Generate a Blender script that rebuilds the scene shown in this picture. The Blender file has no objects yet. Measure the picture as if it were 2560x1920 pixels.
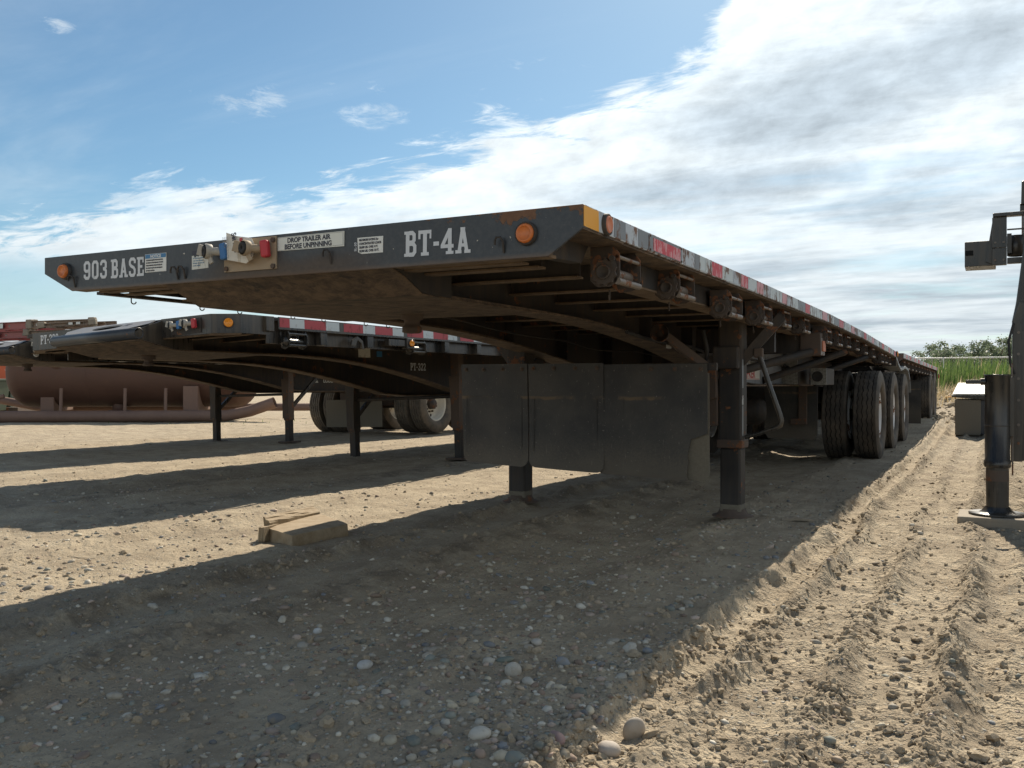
import bpy, bmesh, math, random
import numpy as np
from mathutils import Vector, Matrix

random.seed(7); np.random.seed(7)
R = math.radians
scn = bpy.context.scene
COL = scn.collection

# ------------------------------------------------------------------ camera
cam_d = bpy.data.cameras.new('camera'); cam = bpy.data.objects.new('camera', cam_d); COL.objects.link(cam)
YAW = math.atan(1202 / 2280.0)
cam.location = (0, 0, 0.88)
cam.rotation_euler = (R(90), 0, YAW)
cam_d.sensor_width = 36; cam_d.lens = 36 * 2280 / 2560
cam_d.shift_y = 0.0008
cam_d.clip_start = 0.05; cam_d.clip_end = 3000
scn.camera = cam

# ------------------------------------------------------------------ sun direction (towards the sun)
SD = Vector((-0.26, 1.62, 1.43)).normalized()
SUN_EL = math.asin(SD.z); SUN_AZ = math.atan2(SD.x, SD.y)

# ------------------------------------------------------------------ node helpers
class NT:
    def __init__(s, tree): s.t = tree; s.n = tree.nodes; s.l = tree.links
    def node(s, ty, **kw):
        n = s.n.new(ty)
        for k, v in kw.items():
            if k == 'ins':
                for i, x in v.items(): s.put(n.inputs[i], x)
            else: setattr(n, k, v)
        return n
    def put(s, sock, x):
        if isinstance(x, bpy.types.NodeSocket): s.l.new(x, sock)
        else:
            if sock.type == 'RGBA' and not hasattr(x, '__len__'): x = (x, x, x, 1)
            elif sock.type == 'RGBA' and len(x) == 3: x = (*x, 1)
            sock.default_value = x
    def math(s, op, a, b=0.0, c=0.0, clamp=False):
        n = s.n.new('ShaderNodeMath'); n.operation = op; n.use_clamp = clamp
        s.put(n.inputs[0], a); s.put(n.inputs[1], b); s.put(n.inputs[2], c)
        return n.outputs[0]
    def vmath(s, op, a, b=(0, 0, 0)):
        n = s.n.new('ShaderNodeVectorMath'); n.operation = op
        s.put(n.inputs[0], a); s.put(n.inputs[1], b)
        return n.outputs['Value'] if op in ('DOT_PRODUCT', 'LENGTH') else n.outputs[0]
    def mix(s, f, a, b, blend='MIX'):
        n = s.n.new('ShaderNodeMix'); n.data_type = 'RGBA'; n.blend_type = blend
        s.put(n.inputs[0], f); s.put(n.inputs[6], a); s.put(n.inputs[7], b)
        return n.outputs[2]
    def noise(s, vec, scale, detail=4, rough=0.55, dist=0.0):
        n = s.n.new('ShaderNodeTexNoise'); s.put(n.inputs['Vector'], vec)
        n.inputs['Scale'].default_value = scale; n.inputs['Detail'].default_value = detail
        n.inputs['Roughness'].default_value = rough; n.inputs['Distortion'].default_value = dist
        return n.outputs['Fac']
    def step(s, x, lo, hi):
        n = s.n.new('ShaderNodeMapRange'); n.interpolation_type = 'SMOOTHSTEP'
        s.put(n.inputs[0], x); s.put(n.inputs[1], lo); s.put(n.inputs[2], hi)
        n.inputs[3].default_value = 0; n.inputs[4].default_value = 1
        return n.outputs[0]
    def mapping(s, vec, scale=(1, 1, 1), loc=(0, 0, 0), rot=(0, 0, 0)):
        n = s.n.new('ShaderNodeMapping'); s.put(n.inputs[0], vec)
        n.inputs['Scale'].default_value = scale; n.inputs['Location'].default_value = loc; n.inputs['Rotation'].default_value = rot
        return n.outputs[0]

# ------------------------------------------------------------------ world: physical sky plus a bank of cloud
world = bpy.data.worlds.new('World'); scn.world = world; world.use_nodes = True
W = NT(world.node_tree); W.n.clear()
sky = W.node('ShaderNodeTexSky', sky_type='NISHITA', sun_disc=False, sun_elevation=SUN_EL, sun_rotation=SUN_AZ,
             air_density=1.0, dust_density=0.9, ozone_density=1.6, altitude=600)
tc = W.node('ShaderNodeTexCoord')
dvec = tc.outputs['Generated']
sep = W.node('ShaderNodeSeparateXYZ', ins={0: dvec})
dx, dy, dz = sep.outputs
# azimuth measured from the compass direction (-.466,.885), elevation as a tangent
F_ = (-math.sin(YAW), math.cos(YAW), 0); R_ = (math.cos(YAW), math.sin(YAW), 0)
az = W.math('ARCTAN2', W.vmath('DOT_PRODUCT', dvec, R_), W.vmath('DOT_PRODUCT', dvec, F_))
hor = W.math('SQRT', W.math('ADD', W.math('MULTIPLY', dx, dx), W.math('MULTIPLY', dy, dy)))
elv = W.math('ARCTAN2', dz, hor)
# cloud plane coordinates (clouds at one height, flattened towards the horizon)
den = W.math('ADD', W.math('MAXIMUM', dz, 0.0), 0.10)
px = W.math('DIVIDE', dx, den); py = W.math('DIVIDE', dy, den)
cp = W.node('ShaderNodeCombineXYZ', ins={0: px, 1: py, 2: 0.0}).outputs[0]
def bpt(u, v):
    a = math.atan((u - 1280) / 2280); return a, math.atan((962 - v) / 2280 * math.cos(a))
pts = [(-math.pi, 0.55), (-1.2, 0.35)] + [bpt(*p) for p in [(0, 560), (250, 490), (430, 445), (700, 470), (850, 440), (1020, 390), (1150, 360), (1260, 310), (1420, 285), (1580, 215), (1720, 130), (1800, 20), (1900, -250)]] + [(0.5, 0.9), (1.4, 0.9), (2.4, 0.7), (math.pi, 0.55)]
cr = W.node('ShaderNodeFloatCurve')
cu = cr.mapping.curves[0]
pp = [((a + math.pi) / (2 * math.pi), e) for a, e in pts]
cu.points[0].location = pp[0]; cu.points[1].location = pp[-1]
for a, e in pp[1:-1]: cu.points.new(a, e)
cr.mapping.update()
W.put(cr.inputs[1], W.math('DIVIDE', W.math('ADD', az, math.pi), 2 * math.pi))
edge = cr.outputs[0]
n1 = W.noise(cp, 1.5, 8, 0.6, 0.25)
n1b = W.noise(W.mapping(cp, rot=(0, 0, 0.5), scale=(1, 2.2, 1)), 3.2, 10, 0.66, 0.5)
rag = W.math('MULTIPLY', W.math('SUBTRACT', n1b, 0.5), 0.16)
rag = W.math('ADD', rag, W.math('MULTIPLY', W.math('SUBTRACT', n1, 0.5), 0.06))
under = W.math('ADD', W.math('SUBTRACT', edge, elv), rag)
bank = W.step(under, -0.004, 0.028)
# thin gaps of blue inside the bank towards the left horizon
gap = W.step(W.noise(W.mapping(cp, scale=(0.6, 1.4, 1), loc=(3.1, .7, 0)), 0.9, 6, 0.6, 0.3), 0.50, 0.68)
lowleft = W.math('MULTIPLY', W.step(W.math('MULTIPLY', az, -1.0), -0.05, 0.3), W.step(W.math('MULTIPLY', elv, -1.0), -0.15, -0.03))
gap = W.math('MULTIPLY', gap, W.math('ADD', W.math('MULTIPLY', lowleft, 0.5), 0.5))
band = W.math('MULTIPLY', W.step(elv, 0.055, 0.085), W.math('SUBTRACT', 1.0, W.step(elv, 0.105, 0.14)))
band = W.math('MULTIPLY', band, W.step(W.math('MULTIPLY', az, -1.0), 0.3, 0.5))
cover = W.math('MULTIPLY', bank, W.math('SUBTRACT', 1.0, gap))
cover = W.math('MULTIPLY', cover, W.math('SUBTRACT', 1.0, W.math('MULTIPLY', band, 0.75)))
# separate small wisps in the blue
def blob(u, v, ru, rv, ns, th):
    a, e = bpt(u, v)
    da = W.math('DIVIDE', W.math('SUBTRACT', az, a), ru / 2280); de = W.math('DIVIDE', W.math('SUBTRACT', elv, e), rv / 2280)
    de = W.math('ADD', de, W.math('MULTIPLY', da, -0.25))
    r2 = W.math('ADD', W.math('MULTIPLY', da, da), W.math('MULTIPLY', de, de))
    m = W.math('SUBTRACT', 1.0, W.step(r2, 0.0, 1.0))
    return W.math('MULTIPLY', W.step(W.math('ADD', W.math('MULTIPLY', m, 0.8), W.math('MULTIPLY', W.math('SUBTRACT', ns, 0.5), 4.6)), th - .1, th + 1.5), W.math('MULTIPLY', m, 1.1), clamp=True)
wn = W.noise(W.node('ShaderNodeCombineXYZ', ins={0: W.math('ADD', az, W.math('MULTIPLY', elv, 0.5)), 1: W.math('MULTIPLY', elv, 3.0), 2: 0.0}).outputs[0], 26, 9, 0.68, 0.5)
wisps = None
for a in [(130, 65, 75, 30, .55), (635, 255, 130, 60, .45), (870, 225, 160, 40, .95), (930, 290, 140, 45, .5), (1250, 240, 220, 30, 1.0), (430, 215, 120, 40, 1.1), (60, 545, 160, 30, .7), (1330, 165, 240, 40, 1.05)]:
    b = blob(*a[:4], wn, a[4]); wisps = b if wisps is None else W.math('MAXIMUM', wisps, b)
cirr = W.math('MULTIPLY', W.step(W.noise(W.mapping(cp, scale=(0.5, 1.2, 1), rot=(0, 0, .4)), 1.1, 8, 0.6, 0.6), 0.45, 0.85), 0.28)
cover = W.math('MAXIMUM', W.math('MAXIMUM', cover, W.math('MULTIPLY', wisps, 0.62)), cirr)
# cloud brightness: thick grey bellies, white thin parts, brighter towards the sun
belly = W.step(W.noise(W.mapping(cp, loc=(1.7, 0.6, 0), rot=(0, 0, .35), scale=(.8, 1.5, 1)), 1.25, 6, 0.58, 0.35), 0.40, 0.68)
fine = W.noise(W.mapping(cp, rot=(0, 0, .35), scale=(.8, 1.6, 1)), 6.5, 8, 0.62, 0.4)
thick = W.math('MULTIPLY', belly, W.step(under, 0.03, 0.20))
thick = W.math('MULTIPLY', thick, W.step(az, -0.22, 0.12))
def soft(u, v, ru, rv, tilt):
    a, e = bpt(u, v)
    da = W.math('DIVIDE', W.math('SUBTRACT', az, a), ru / 2280); de = W.math('DIVIDE', W.math('SUBTRACT', elv, e), rv / 2280)
    de = W.math('ADD', de, W.math('MULTIPLY', da, tilt))
    de = W.math('ADD', de, W.math('MULTIPLY', W.math('SUBTRACT', n1b, 0.5), 1.0)); da = W.math('ADD', da, W.math('MULTIPLY', W.math('SUBTRACT', n1, 0.5), 1.6))
    return W.math('SUBTRACT', 1.0, W.step(W.math('ADD', W.math('MULTIPLY', da, da), W.math('MULTIPLY', de, de)), 0.0, 1.3))
for q_ in ((2050, 260, 430, 140, -.5), (1750, 470, 420, 60, -.2), (2420, 130, 250, 110, -.2)):
    thick = W.math('MAXIMUM', thick, soft(*q_))
bri = W.math('SUBTRACT', 0.60, W.math('MULTIPLY', thick, 0.19))
bri = W.math('ADD', bri, W.math('MULTIPLY', W.math('SUBTRACT', fine, 0.5), 0.20))
mot = W.noise(W.node('ShaderNodeCombineXYZ', ins={0: W.math('ADD', az, W.math('MULTIPLY', elv, -0.4)), 1: W.math('MULTIPLY', elv, 1.7), 2: 0.0}).outputs[0], 19, 8, 0.62, 0.2)
bri = W.math('ADD', bri, W.math('MULTIPLY', W.math('MULTIPLY', W.math('SUBTRACT', mot, 0.5), 0.46), W.step(elv, 0.05, 0.25)))
sund = W.vmath('DOT_PRODUCT', dvec, tuple(SD))
glow = W.math('POWER', W.math('MAXIMUM', sund, 0.0), 7.0)
bri = W.math('ADD', bri, W.math('MULTIPLY', glow, 0.10))
bri = W.math('MULTIPLY', bri, W.math('SUBTRACT', 1.0, W.math('MULTIPLY', W.math('SUBTRACT', 1.0, W.step(elv, 0.0, 0.22)), 0.16)))
ccol = W.mix(W.math('MULTIPLY', thick, 0.9, clamp=True), (0.88, 0.96, 1.0), (0.76, 0.89, 1.0))
cl = W.node('ShaderNodeVectorMath', operation='SCALE'); W.put(cl.inputs[0], ccol); W.put(cl.inputs['Scale'], bri)
skyhsv = W.mix(1.0, W.node('ShaderNodeHueSaturation', ins={'Saturation': 1.06, 'Value': 1.0, 'Color': sky.outputs[0]}).outputs[0], (.80, 1.0, 1.0), 'MULTIPLY')
bg1 = W.node('ShaderNodeBackground', ins={0: skyhsv, 1: 0.053})
bg2 = W.node('ShaderNodeBackground', ins={0: cl.outputs[0], 1: 0.92})
mx = W.node('ShaderNodeMixShader'); W.put(mx.inputs[0], cover); W.put(mx.inputs[1], bg1.outputs[0]); W.put(mx.inputs[2], bg2.outputs[0])
wo = W.node('ShaderNodeOutputWorld'); W.put(wo.inputs[0], mx.outputs[0])
world.cycles.sampling_method = 'MANUAL'; world.cycles.sample_map_resolution = 1024

sun_d = bpy.data.lights.new('sun', 'SUN'); sun_d.energy = 4.0; sun_d.angle = R(0.55); sun_d.color = (1.0, 0.885, 0.72)
sun = bpy.data.objects.new('sun', sun_d); COL.objects.link(sun); sun.location = (0, 30, 30)
sun.rotation_euler = SD.to_track_quat('Z', 'Y').to_euler()

scn.view_settings.view_transform = 'Standard'; scn.view_settings.look = 'None'
scn.view_settings.gamma = 1; scn.view_settings.use_curve_mapping = False
scn.view_settings.exposure = 0.9

# ------------------------------------------------------------------ materials
def material(name, fn):
    m = bpy.data.materials.new(name); m.use_nodes = True
    t = NT(m.node_tree); t.n.clear()
    b = t.node('ShaderNodeBsdfPrincipled'); o = t.node('ShaderNodeOutputMaterial'); t.l.new(b.outputs[0], o.inputs[0])
    c = t.node('ShaderNodeTexCoord').outputs['Object']
    fn(t, b, c); return m
def setb(t, b, col=None, rough=None, metal=None, bump=None, bdist=0.002, bstr=0.6, spec=None):
    if col is not None: t.put(b.inputs['Base Color'], col)
    if rough is not None: t.put(b.inputs['Roughness'], rough)
    if metal is not None: t.put(b.inputs['Metallic'], metal)
    if spec is not None: t.put(b.inputs['Specular IOR Level'], spec)
    if bump is not None:
        n = t.node('ShaderNodeBump'); n.inputs['Distance'].default_value = bdist; n.inputs['Strength'].default_value = bstr
        t.put(n.inputs['Height'], bump); t.l.new(n.outputs[0], b.inputs['Normal'])
RUST = (0.115, 0.050, 0.026); DUST = (0.30, 0.235, 0.16)
def paint(base, rust=0.60, dust=0.35, rough=0.38, dustcol=DUST, scale=7.0, chips=0.0, dlo=.38, dhi=.8):
    def fn(t, b, c):
        n = t.noise(c, scale, 8, 0.66); nf = t.noise(c, 60, 5, 0.6); nl = t.noise(c, 1.7, 4, .6)
        rm = t.step(t.math('ADD', n, t.math('MULTIPLY', t.math('SUBTRACT', nf, .5), .25)), rust, rust + 0.035)
        streak = t.noise(t.mapping(c, scale=(16, 16, 1.4)), 1.6, 5, 0.6)
        dm = t.math('MULTIPLY', t.step(t.math('ADD', t.math('MULTIPLY', nl, .6), t.math('MULTIPLY', streak, .5)), dlo, dhi), dust)
        rc = t.mix(nf, RUST, (0.22, 0.10, 0.05))
        bc = t.mix(t.math('MULTIPLY', nl, .5), base, tuple(min(1, x * 1.7) for x in base))
        col = t.mix(dm, bc, dustcol)
        col = t.mix(rm, col, rc)
        if chips:
            ch = t.step(t.noise(c, 42, 3, .5), 1 - chips, 1 - chips + .02)
            col = t.mix(ch, col, (.55, .52, .47))
        setb(t, b, col, t.math('ADD', rough, t.math('ADD', t.math('MULTIPLY', rm, .45), t.math('MULTIPLY', dm, .6)), clamp=True), 0.0,
             t.math('ADD', t.math('MULTIPLY', rm, .5), t.math('MULTIPLY', nf, .35)), .0012)
    return fn
M = {}
M['black'] = material('worn_black_paint', paint((.024, .030, .038), .66, .16, .36, chips=.20, dustcol=(.16, .13, .10)))
M['black_clean'] = material('glossy_black_paint', paint((.011, .012, .013), .74, .30, .24, chips=.2))
M['frame'] = material('dusty_black_frame_paint', paint((.012, .012, .013), .62, .42, .6, dustcol=(.15, .11, .075)))
M['winchm'] = material('rusty_winch_steel', paint((.030, .022, .018), .56, .45, .5, dustcol=(.10, .075, .055), scale=14))
M['rustbrown'] = material('rusty_brown_steel', paint((.062, .044, .034), .58, .45, .7, dustcol=(.15, .11, .08)))
M['tankm'] = material('brown_primer_steel', paint((.070, .034, .023), .70, .40, .6, dustcol=(.14, .080, .055), scale=2.0))
M['pipe'] = material('brown_pipe_steel', paint((.135, .080, .060), .72, .45, .6, dustcol=(.23, .155, .115), scale=3.0))
def f(t, b, c):
    g = t.noise(t.mapping(c, scale=(2.6, 3.4, 3), rot=(0, 0, .5)), 4.2, 10, .78, .35); n = t.noise(c, 9, 7, .65); h = t.noise(c, 70, 4, .6)
    col = t.mix(t.step(g, .35, .68), (.050, .036, .026), (.165, .112, .070))
    col = t.mix(t.step(n, .56, .66), col, (.035, .028, .024))
    setb(t, b, col, .85, 0, t.math('ADD', g, t.math('MULTIPLY', h, .5)), .003)
M['muddy'] = material('caked_brown_underside', f)
def f(t, b, c):
    n = t.noise(c, 12, 7, .65); h = t.noise(c, 70, 4, .6)
    col = t.mix(t.step(n, .3, .7), (.085, .060, .040), (.185, .130, .082))
    setb(t, b, col, .85, 0, h, .002)
M['flange'] = material('dusty_brown_flange', f)
def f(t, b, c):
    p = t.node('ShaderNodeSeparateXYZ', ins={0: c}); x, z = p.outputs[0], p.outputs[2]
    n = t.noise(c, 8, 8, .68); nf = t.noise(c, 55, 6, .65); nl = t.noise(c, 2.3, 5, .6); sc = t.noise(t.mapping(c, scale=(10, 10, 60), rot=(0, .15, 0)), 3, 5, .6)
    corner = t.math('MULTIPLY', t.step(x, .62, 1.10), t.step(z, 1.380, 1.425)); topedge = t.step(z, 1.432, 1.441)
    k = t.math('ADD', t.math('ADD', n, t.math('MULTIPLY', corner, .22)), t.math('ADD', t.math('MULTIPLY', topedge, .10), t.math('MULTIPLY', t.math('SUBTRACT', nf, .5), .30)))
    rm = t.step(k, .645, .69)
    mid = t.math('MULTIPLY', t.math('MULTIPLY', t.step(x, -.45, -.1), t.math('SUBTRACT', 1.0, t.step(x, .25, .65))), t.math('SUBTRACT', 1.0, t.step(t.math('ADD', z, t.math('MULTIPLY', t.math('SUBTRACT', nl, .5), .12)), 1.31, 1.375)))
    base = t.mix(nl, (.013, .017, .022), (.034, .041, .050))
    col = t.mix(t.math('MULTIPLY', t.step(nf, .35, .8), .30), base, (.10, .10, .095))
    col = t.mix(t.math('MULTIPLY', mid, .75), col, t.mix(nf, (.075, .056, .042), (.13, .10, .075)))
    low = t.math('SUBTRACT', 1.0, t.step(t.math('ADD', z, t.math('MULTIPLY', t.math('SUBTRACT', n, .5), .03)), 1.287, 1.305))
    col = t.mix(t.math('MULTIPLY', low, .6), col, (.13, .085, .055))
    scr = t.step(sc, .70, .715); col = t.mix(t.math('MULTIPLY', scr, .45), col, (.22, .21, .19))
    col = t.mix(rm, col, t.mix(nf, (.085, .040, .022), (.21, .11, .06)))
    ch = t.step(t.noise(c, 38, 4, .6), .705, .72); col = t.mix(ch, col, (.50, .46, .38))
    setb(t, b, col, t.math('ADD', .40, t.math('ADD', t.math('MULTIPLY', rm, .4), t.math('MULTIPLY', mid, .4)), clamp=True), 0, t.math('ADD', t.math('MULTIPLY', rm, .6), t.math('ADD', t.math('MULTIPLY', nf, .35), t.math('MULTIPLY', nl, .8))), .002)
M['nose'] = material('weathered_nose_paint', f)
def rubber(base, dust):
    def f(t, b, c):
        n = t.noise(c, 5, 6, .6); h = t.noise(c, 120, 3, .6)
        col = t.mix(t.math('MULTIPLY', t.step(n, .25, .8), dust), base, (.22, .18, .135))
        setb(t, b, col, .78, 0, h, .0008, spec=.3)
    return f
M['tyre'] = material('dusty_tyre_rubber', rubber((.042, .041, .040), .55))
M['tyre_pale'] = material('pale_dusty_tyre_rubber', rubber((.075, .070, .062), .85))
M['groove'] = material('tyre_groove_rubber', rubber((.010, .010, .010), .1))
def f(t, b, c):
    n = t.noise(c, 4, 6, .6); s = t.noise(t.mapping(c, scale=(1, 1, .5)), 2.5, 4, .6); h = t.noise(c, 90, 5, .7)
    sp = t.step(t.noise(c, 65, 2, .5), .70, .74)
    z = t.node('ShaderNodeSeparateXYZ', ins={0: c}).outputs[2]
    scr = t.step(t.noise(t.mapping(c, scale=(60, 8, 9), rot=(0, .5, 0)), 2.2, 5, .6), .66, .68)
    low = t.step(t.math('ADD', z, t.math('MULTIPLY', t.math('SUBTRACT', h, .5), .35)), .58, .34)
    col = t.mix(t.math('MULTIPLY', t.step(n, .3, .75), .55), (.028, .028, .029), (.085, .077, .064))
    col = t.mix(t.math('MULTIPLY', low, .45), col, (.15, .125, .09))
    col = t.mix(t.math('MULTIPLY', sp, .35), col, (.3, .28, .24)); col = t.mix(t.math('MULTIPLY', scr, .30), col, (.24, .21, .17))
    bnd = t.math('MULTIPLY', t.math('SUBTRACT', 1.0, t.step(t.math('ABSOLUTE', t.math('ADD', t.math('SUBTRACT', z, .80), t.math('MULTIPLY', t.math('SUBTRACT', n, .5), .06))), .004, .016)), t.step(n, .45, .6)); col = t.mix(t.math('MULTIPLY', bnd, .7), col, (.17, .115, .06))
    setb(t, b, col, .62, 0, t.math('ADD', h, t.math('MULTIPLY', s, 2)), .002)
M['flap'] = material('black_rubber_flap', f)
def f(t, b, c):
    h = t.noise(c, 60, 5, .7)
    setb(t, b, t.mix(h, (.09, .08, .062), (.21, .185, .14)), .85, 0, h, .002)
M['flap_dusty'] = material('dust_covered_rubber', f)
def lens(c1, rough=.25, em=0):
    def f(t, b, c):
        n = t.noise(c, 90, 3, .6)
        setb(t, b, t.mix(n, c1, tuple(x * .7 for x in c1)), rough, 0, n, .001)
    return f
M['amber'] = material('amber_lens', lens((.62, .17, .035), .4))
M['amber_bright'] = material('clean_amber_lens', lens((.95, .33, .02)))
M['amber_pale'] = material('weathered_amber_lens', lens((.62, .22, .12), .6))
M['red_lens'] = material('red_lens', lens((.75, .03, .02)))
M['white_lens'] = material('white_lens', lens((.75, .75, .72)))
def sheet(c1, c2, lo=.55, rough=.5, sc=26):
    def f(t, b, c):
        n = t.noise(t.mapping(c, scale=(1, 1, .45)), sc, 7, .7); h = t.noise(c, 8, 5, .6)
        m = t.step(t.math('ADD', t.math('MULTIPLY', n, .7), t.math('MULTIPLY', h, .3)), lo, lo + .04)
        setb(t, b, t.mix(m, c1, c2), t.math('ADD', rough, t.math('MULTIPLY', m, .3)), 0, m, .001)
    return f
M['yellow_tape'] = material('peeling_yellow_reflector', sheet((.72, .33, .02), (.50, .36, .22), .60))
M['red_tape'] = material('torn_red_reflector', sheet((.52, .035, .055), (.60, .30, .32), .51))
M['red_clean'] = material('red_reflector', sheet((.40, .05, .06), (.26, .05, .05), .56))
M['white_clean'] = material('silver_reflector', sheet((.52, .56, .57), (.36, .37, .36), .56))
M['pink_tape'] = material('faded_pink_reflector', sheet((.60, .28, .30), (.34, .16, .13), .55))
M['white_tape'] = material('weathered_white_reflector', sheet((.50, .55, .56), (.17, .10, .075), .535))
M['grey_rail'] = material('weathered_grey_paint', sheet((.18, .195, .21), (.15, .085, .06), .56))
M['bare_rail'] = material('peeling_grey_paint', sheet((.42, .46, .50), (.17, .095, .065), .50))
M['sticker'] = material('white_sticker', sheet((.66, .66, .62), (.34, .22, .13), .66))
M['sticker_torn'] = material('torn_white_sticker', sheet((.60, .60, .54), (.42, .40, .34), .55))
M['sign'] = material('painted_white_sign', sheet((.64, .64, .58), (.24, .14, .08), .63))
M['blue'] = material('blue_paint', sheet((.03, .14, .34), (.05, .07, .09), .60))
M['red'] = material('red_paint', sheet((.45, .03, .04), (.16, .04, .03), .58))
M['letter'] = material('white_vinyl_letter', sheet((.56, .58, .60), (.22, .22, .22), .64))
M['ink'] = material('dark_print', sheet((.02, .02, .035), (.05, .05, .06), .6))
M['inkgrey'] = material('grey_print', sheet((.14, .15, .17), (.2, .2, .2), .6))
M['inkblue'] = material('blue_print', sheet((.04, .17, .34), (.1, .2, .3), .6))
M['inkred'] = material('red_print', sheet((.45, .05, .05), (.3, .06, .05), .6))
M['alloy'] = material('cast_aluminium', paint((.30, .285, .25), .70, .5, .45))
M['zinc'] = material('dirty_zinc_plate', paint((.26, .20, .135), .66, .55, .6, dustcol=(.33, .25, .16)))
M['steel'] = material('worn_bright_steel', paint((.12, .10, .085), .56, .3, .4, scale=16))
M['rim_white'] = material('white_rim_with_rust', paint((.66, .69, .72), .58, .15, .45, scale=5))
M['rim_tan'] = material('dusty_tan_rim', paint((.62, .58, .50), .66, .35, .55, scale=4))
M['seal'] = material('black_rubber_seal', rubber((.02, .022, .025), .15))
M['paper'] = material('tag_paper', sheet((.66, .62, .54), (.52, .46, .36), .58, .8))
def f(t, b, c):
    v = t.node('ShaderNodeTexChecker', ins={'Vector': t.mapping(c, rot=(0.6, 0.78, 0.78), scale=(1, 1, 1)), 'Scale': 42.0})
    n = t.noise(c, 20, 4, .6)
    setb(t, b, t.mix(t.math('MULTIPLY', v.outputs[1], .35), t.mix(n, (.24, .235, .21), (.34, .33, .30)), (.10, .098, .09)), .45, .15, v.outputs[1], .002)
M['tread'] = material('diamond_tread_plate', f)
def wood(c1, c2, dusty=.3):
    def f(t, b, c):
        g = t.noise(t.mapping(c, scale=(2, 2, 22)), 3, 6, .6, .4); g2 = t.noise(t.mapping(c, scale=(1.5, 14, 14)), 3, 6, .6, .4)
        n = t.noise(c, 18, 6, .65)
        col = t.mix(t.math('MULTIPLY', t.math('ADD', g, g2), .5), c1, c2)
        col = t.mix(t.math('MULTIPLY', t.step(n, .3, .7), dusty), col, (.36, .29, .20))
        setb(t, b, col, .85, 0, t.math('ADD', g2, n), .003)
    return f
M['timber'] = material('dusty_timber', wood((.15, .105, .06), (.33, .25, .15), .7))
M['greywood'] = material('weathered_grey_wood', wood((.15, .12, .09), (.34, .30, .24), .3))
M['deck'] = material('worn_deck_boards', wood((.06, .045, .03), (.14, .10, .07), .3))
M['ladder_red'] = material('faded_red_fibreglass', sheet((.32, .085, .075), (.38, .16, .14), .58))
M['ladder_brown'] = material('weathered_ladder_rail', sheet((.20, .14, .10), (.30, .24, .18), .55))
M['orange'] = material('orange_machine_paint', sheet((.62, .12, .04), (.70, .60, .55), .60, sc=3))
M['green'] = material('dark_green_paint', sheet((.018, .038, .022), (.06, .065, .04), .56))
M['teal'] = material('teal_cloth', sheet((.02, .08, .11), (.03, .10, .14), .55))
M['skylit_plate'] = material('worn_skylit_nose_plate', paint((.15, .155, .165), .70, .35, .38, scale=5))  # sun and sky brightness put into the neck top's lighter, bluish colour
M['galv'] = material('galvanised_rail', sheet((.55, .56, .56), (.62, .62, .60), .6))
M['void'] = material('tube_inside', lens((.004, .004, .004), .9))

def leafmat(c1, c2, c3):
    def f(t, b, c):
        oi = t.node('ShaderNodeObjectInfo').outputs['Random']
        n = t.noise(c, 3.0, 5, .6); g = t.node('ShaderNodeNewGeometry').outputs['Random Per Island']
        col = t.mix(g, c1, c2); col = t.mix(t.step(n, .5, .75), col, c3)
        setb(t, b, col, .55, 0)
        b.inputs['Transmission Weight'].default_value = 0
        tr = t.node('ShaderNodeBsdfTranslucent'); t.put(tr.inputs[0], col)
        ms = t.node('ShaderNodeMixShader'); ms.inputs[0].default_value = .45
        t.l.new(b.outputs[0], ms.inputs[1]); t.l.new(tr.outputs[0], ms.inputs[2])
        o = [x for x in t.n if x.type == 'OUTPUT_MATERIAL'][0]; t.l.new(ms.outputs[0], o.inputs[0])
    return f
M['reed'] = material('green_reed_leaf', leafmat((.065, .13, .03), (.15, .21, .06), (.06, .10, .035)))
M['straw'] = material('dry_straw', leafmat((.35, .27, .15), (.48, .40, .26), (.22, .17, .10)))
M['leaf'] = material('tree_leaf', leafmat((.12, .16, .10), (.17, .21, .13), (.10, .13, .09)))
M['bark'] = material('tree_bark', wood((.10, .08, .06), (.2, .17, .13), .2))

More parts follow.
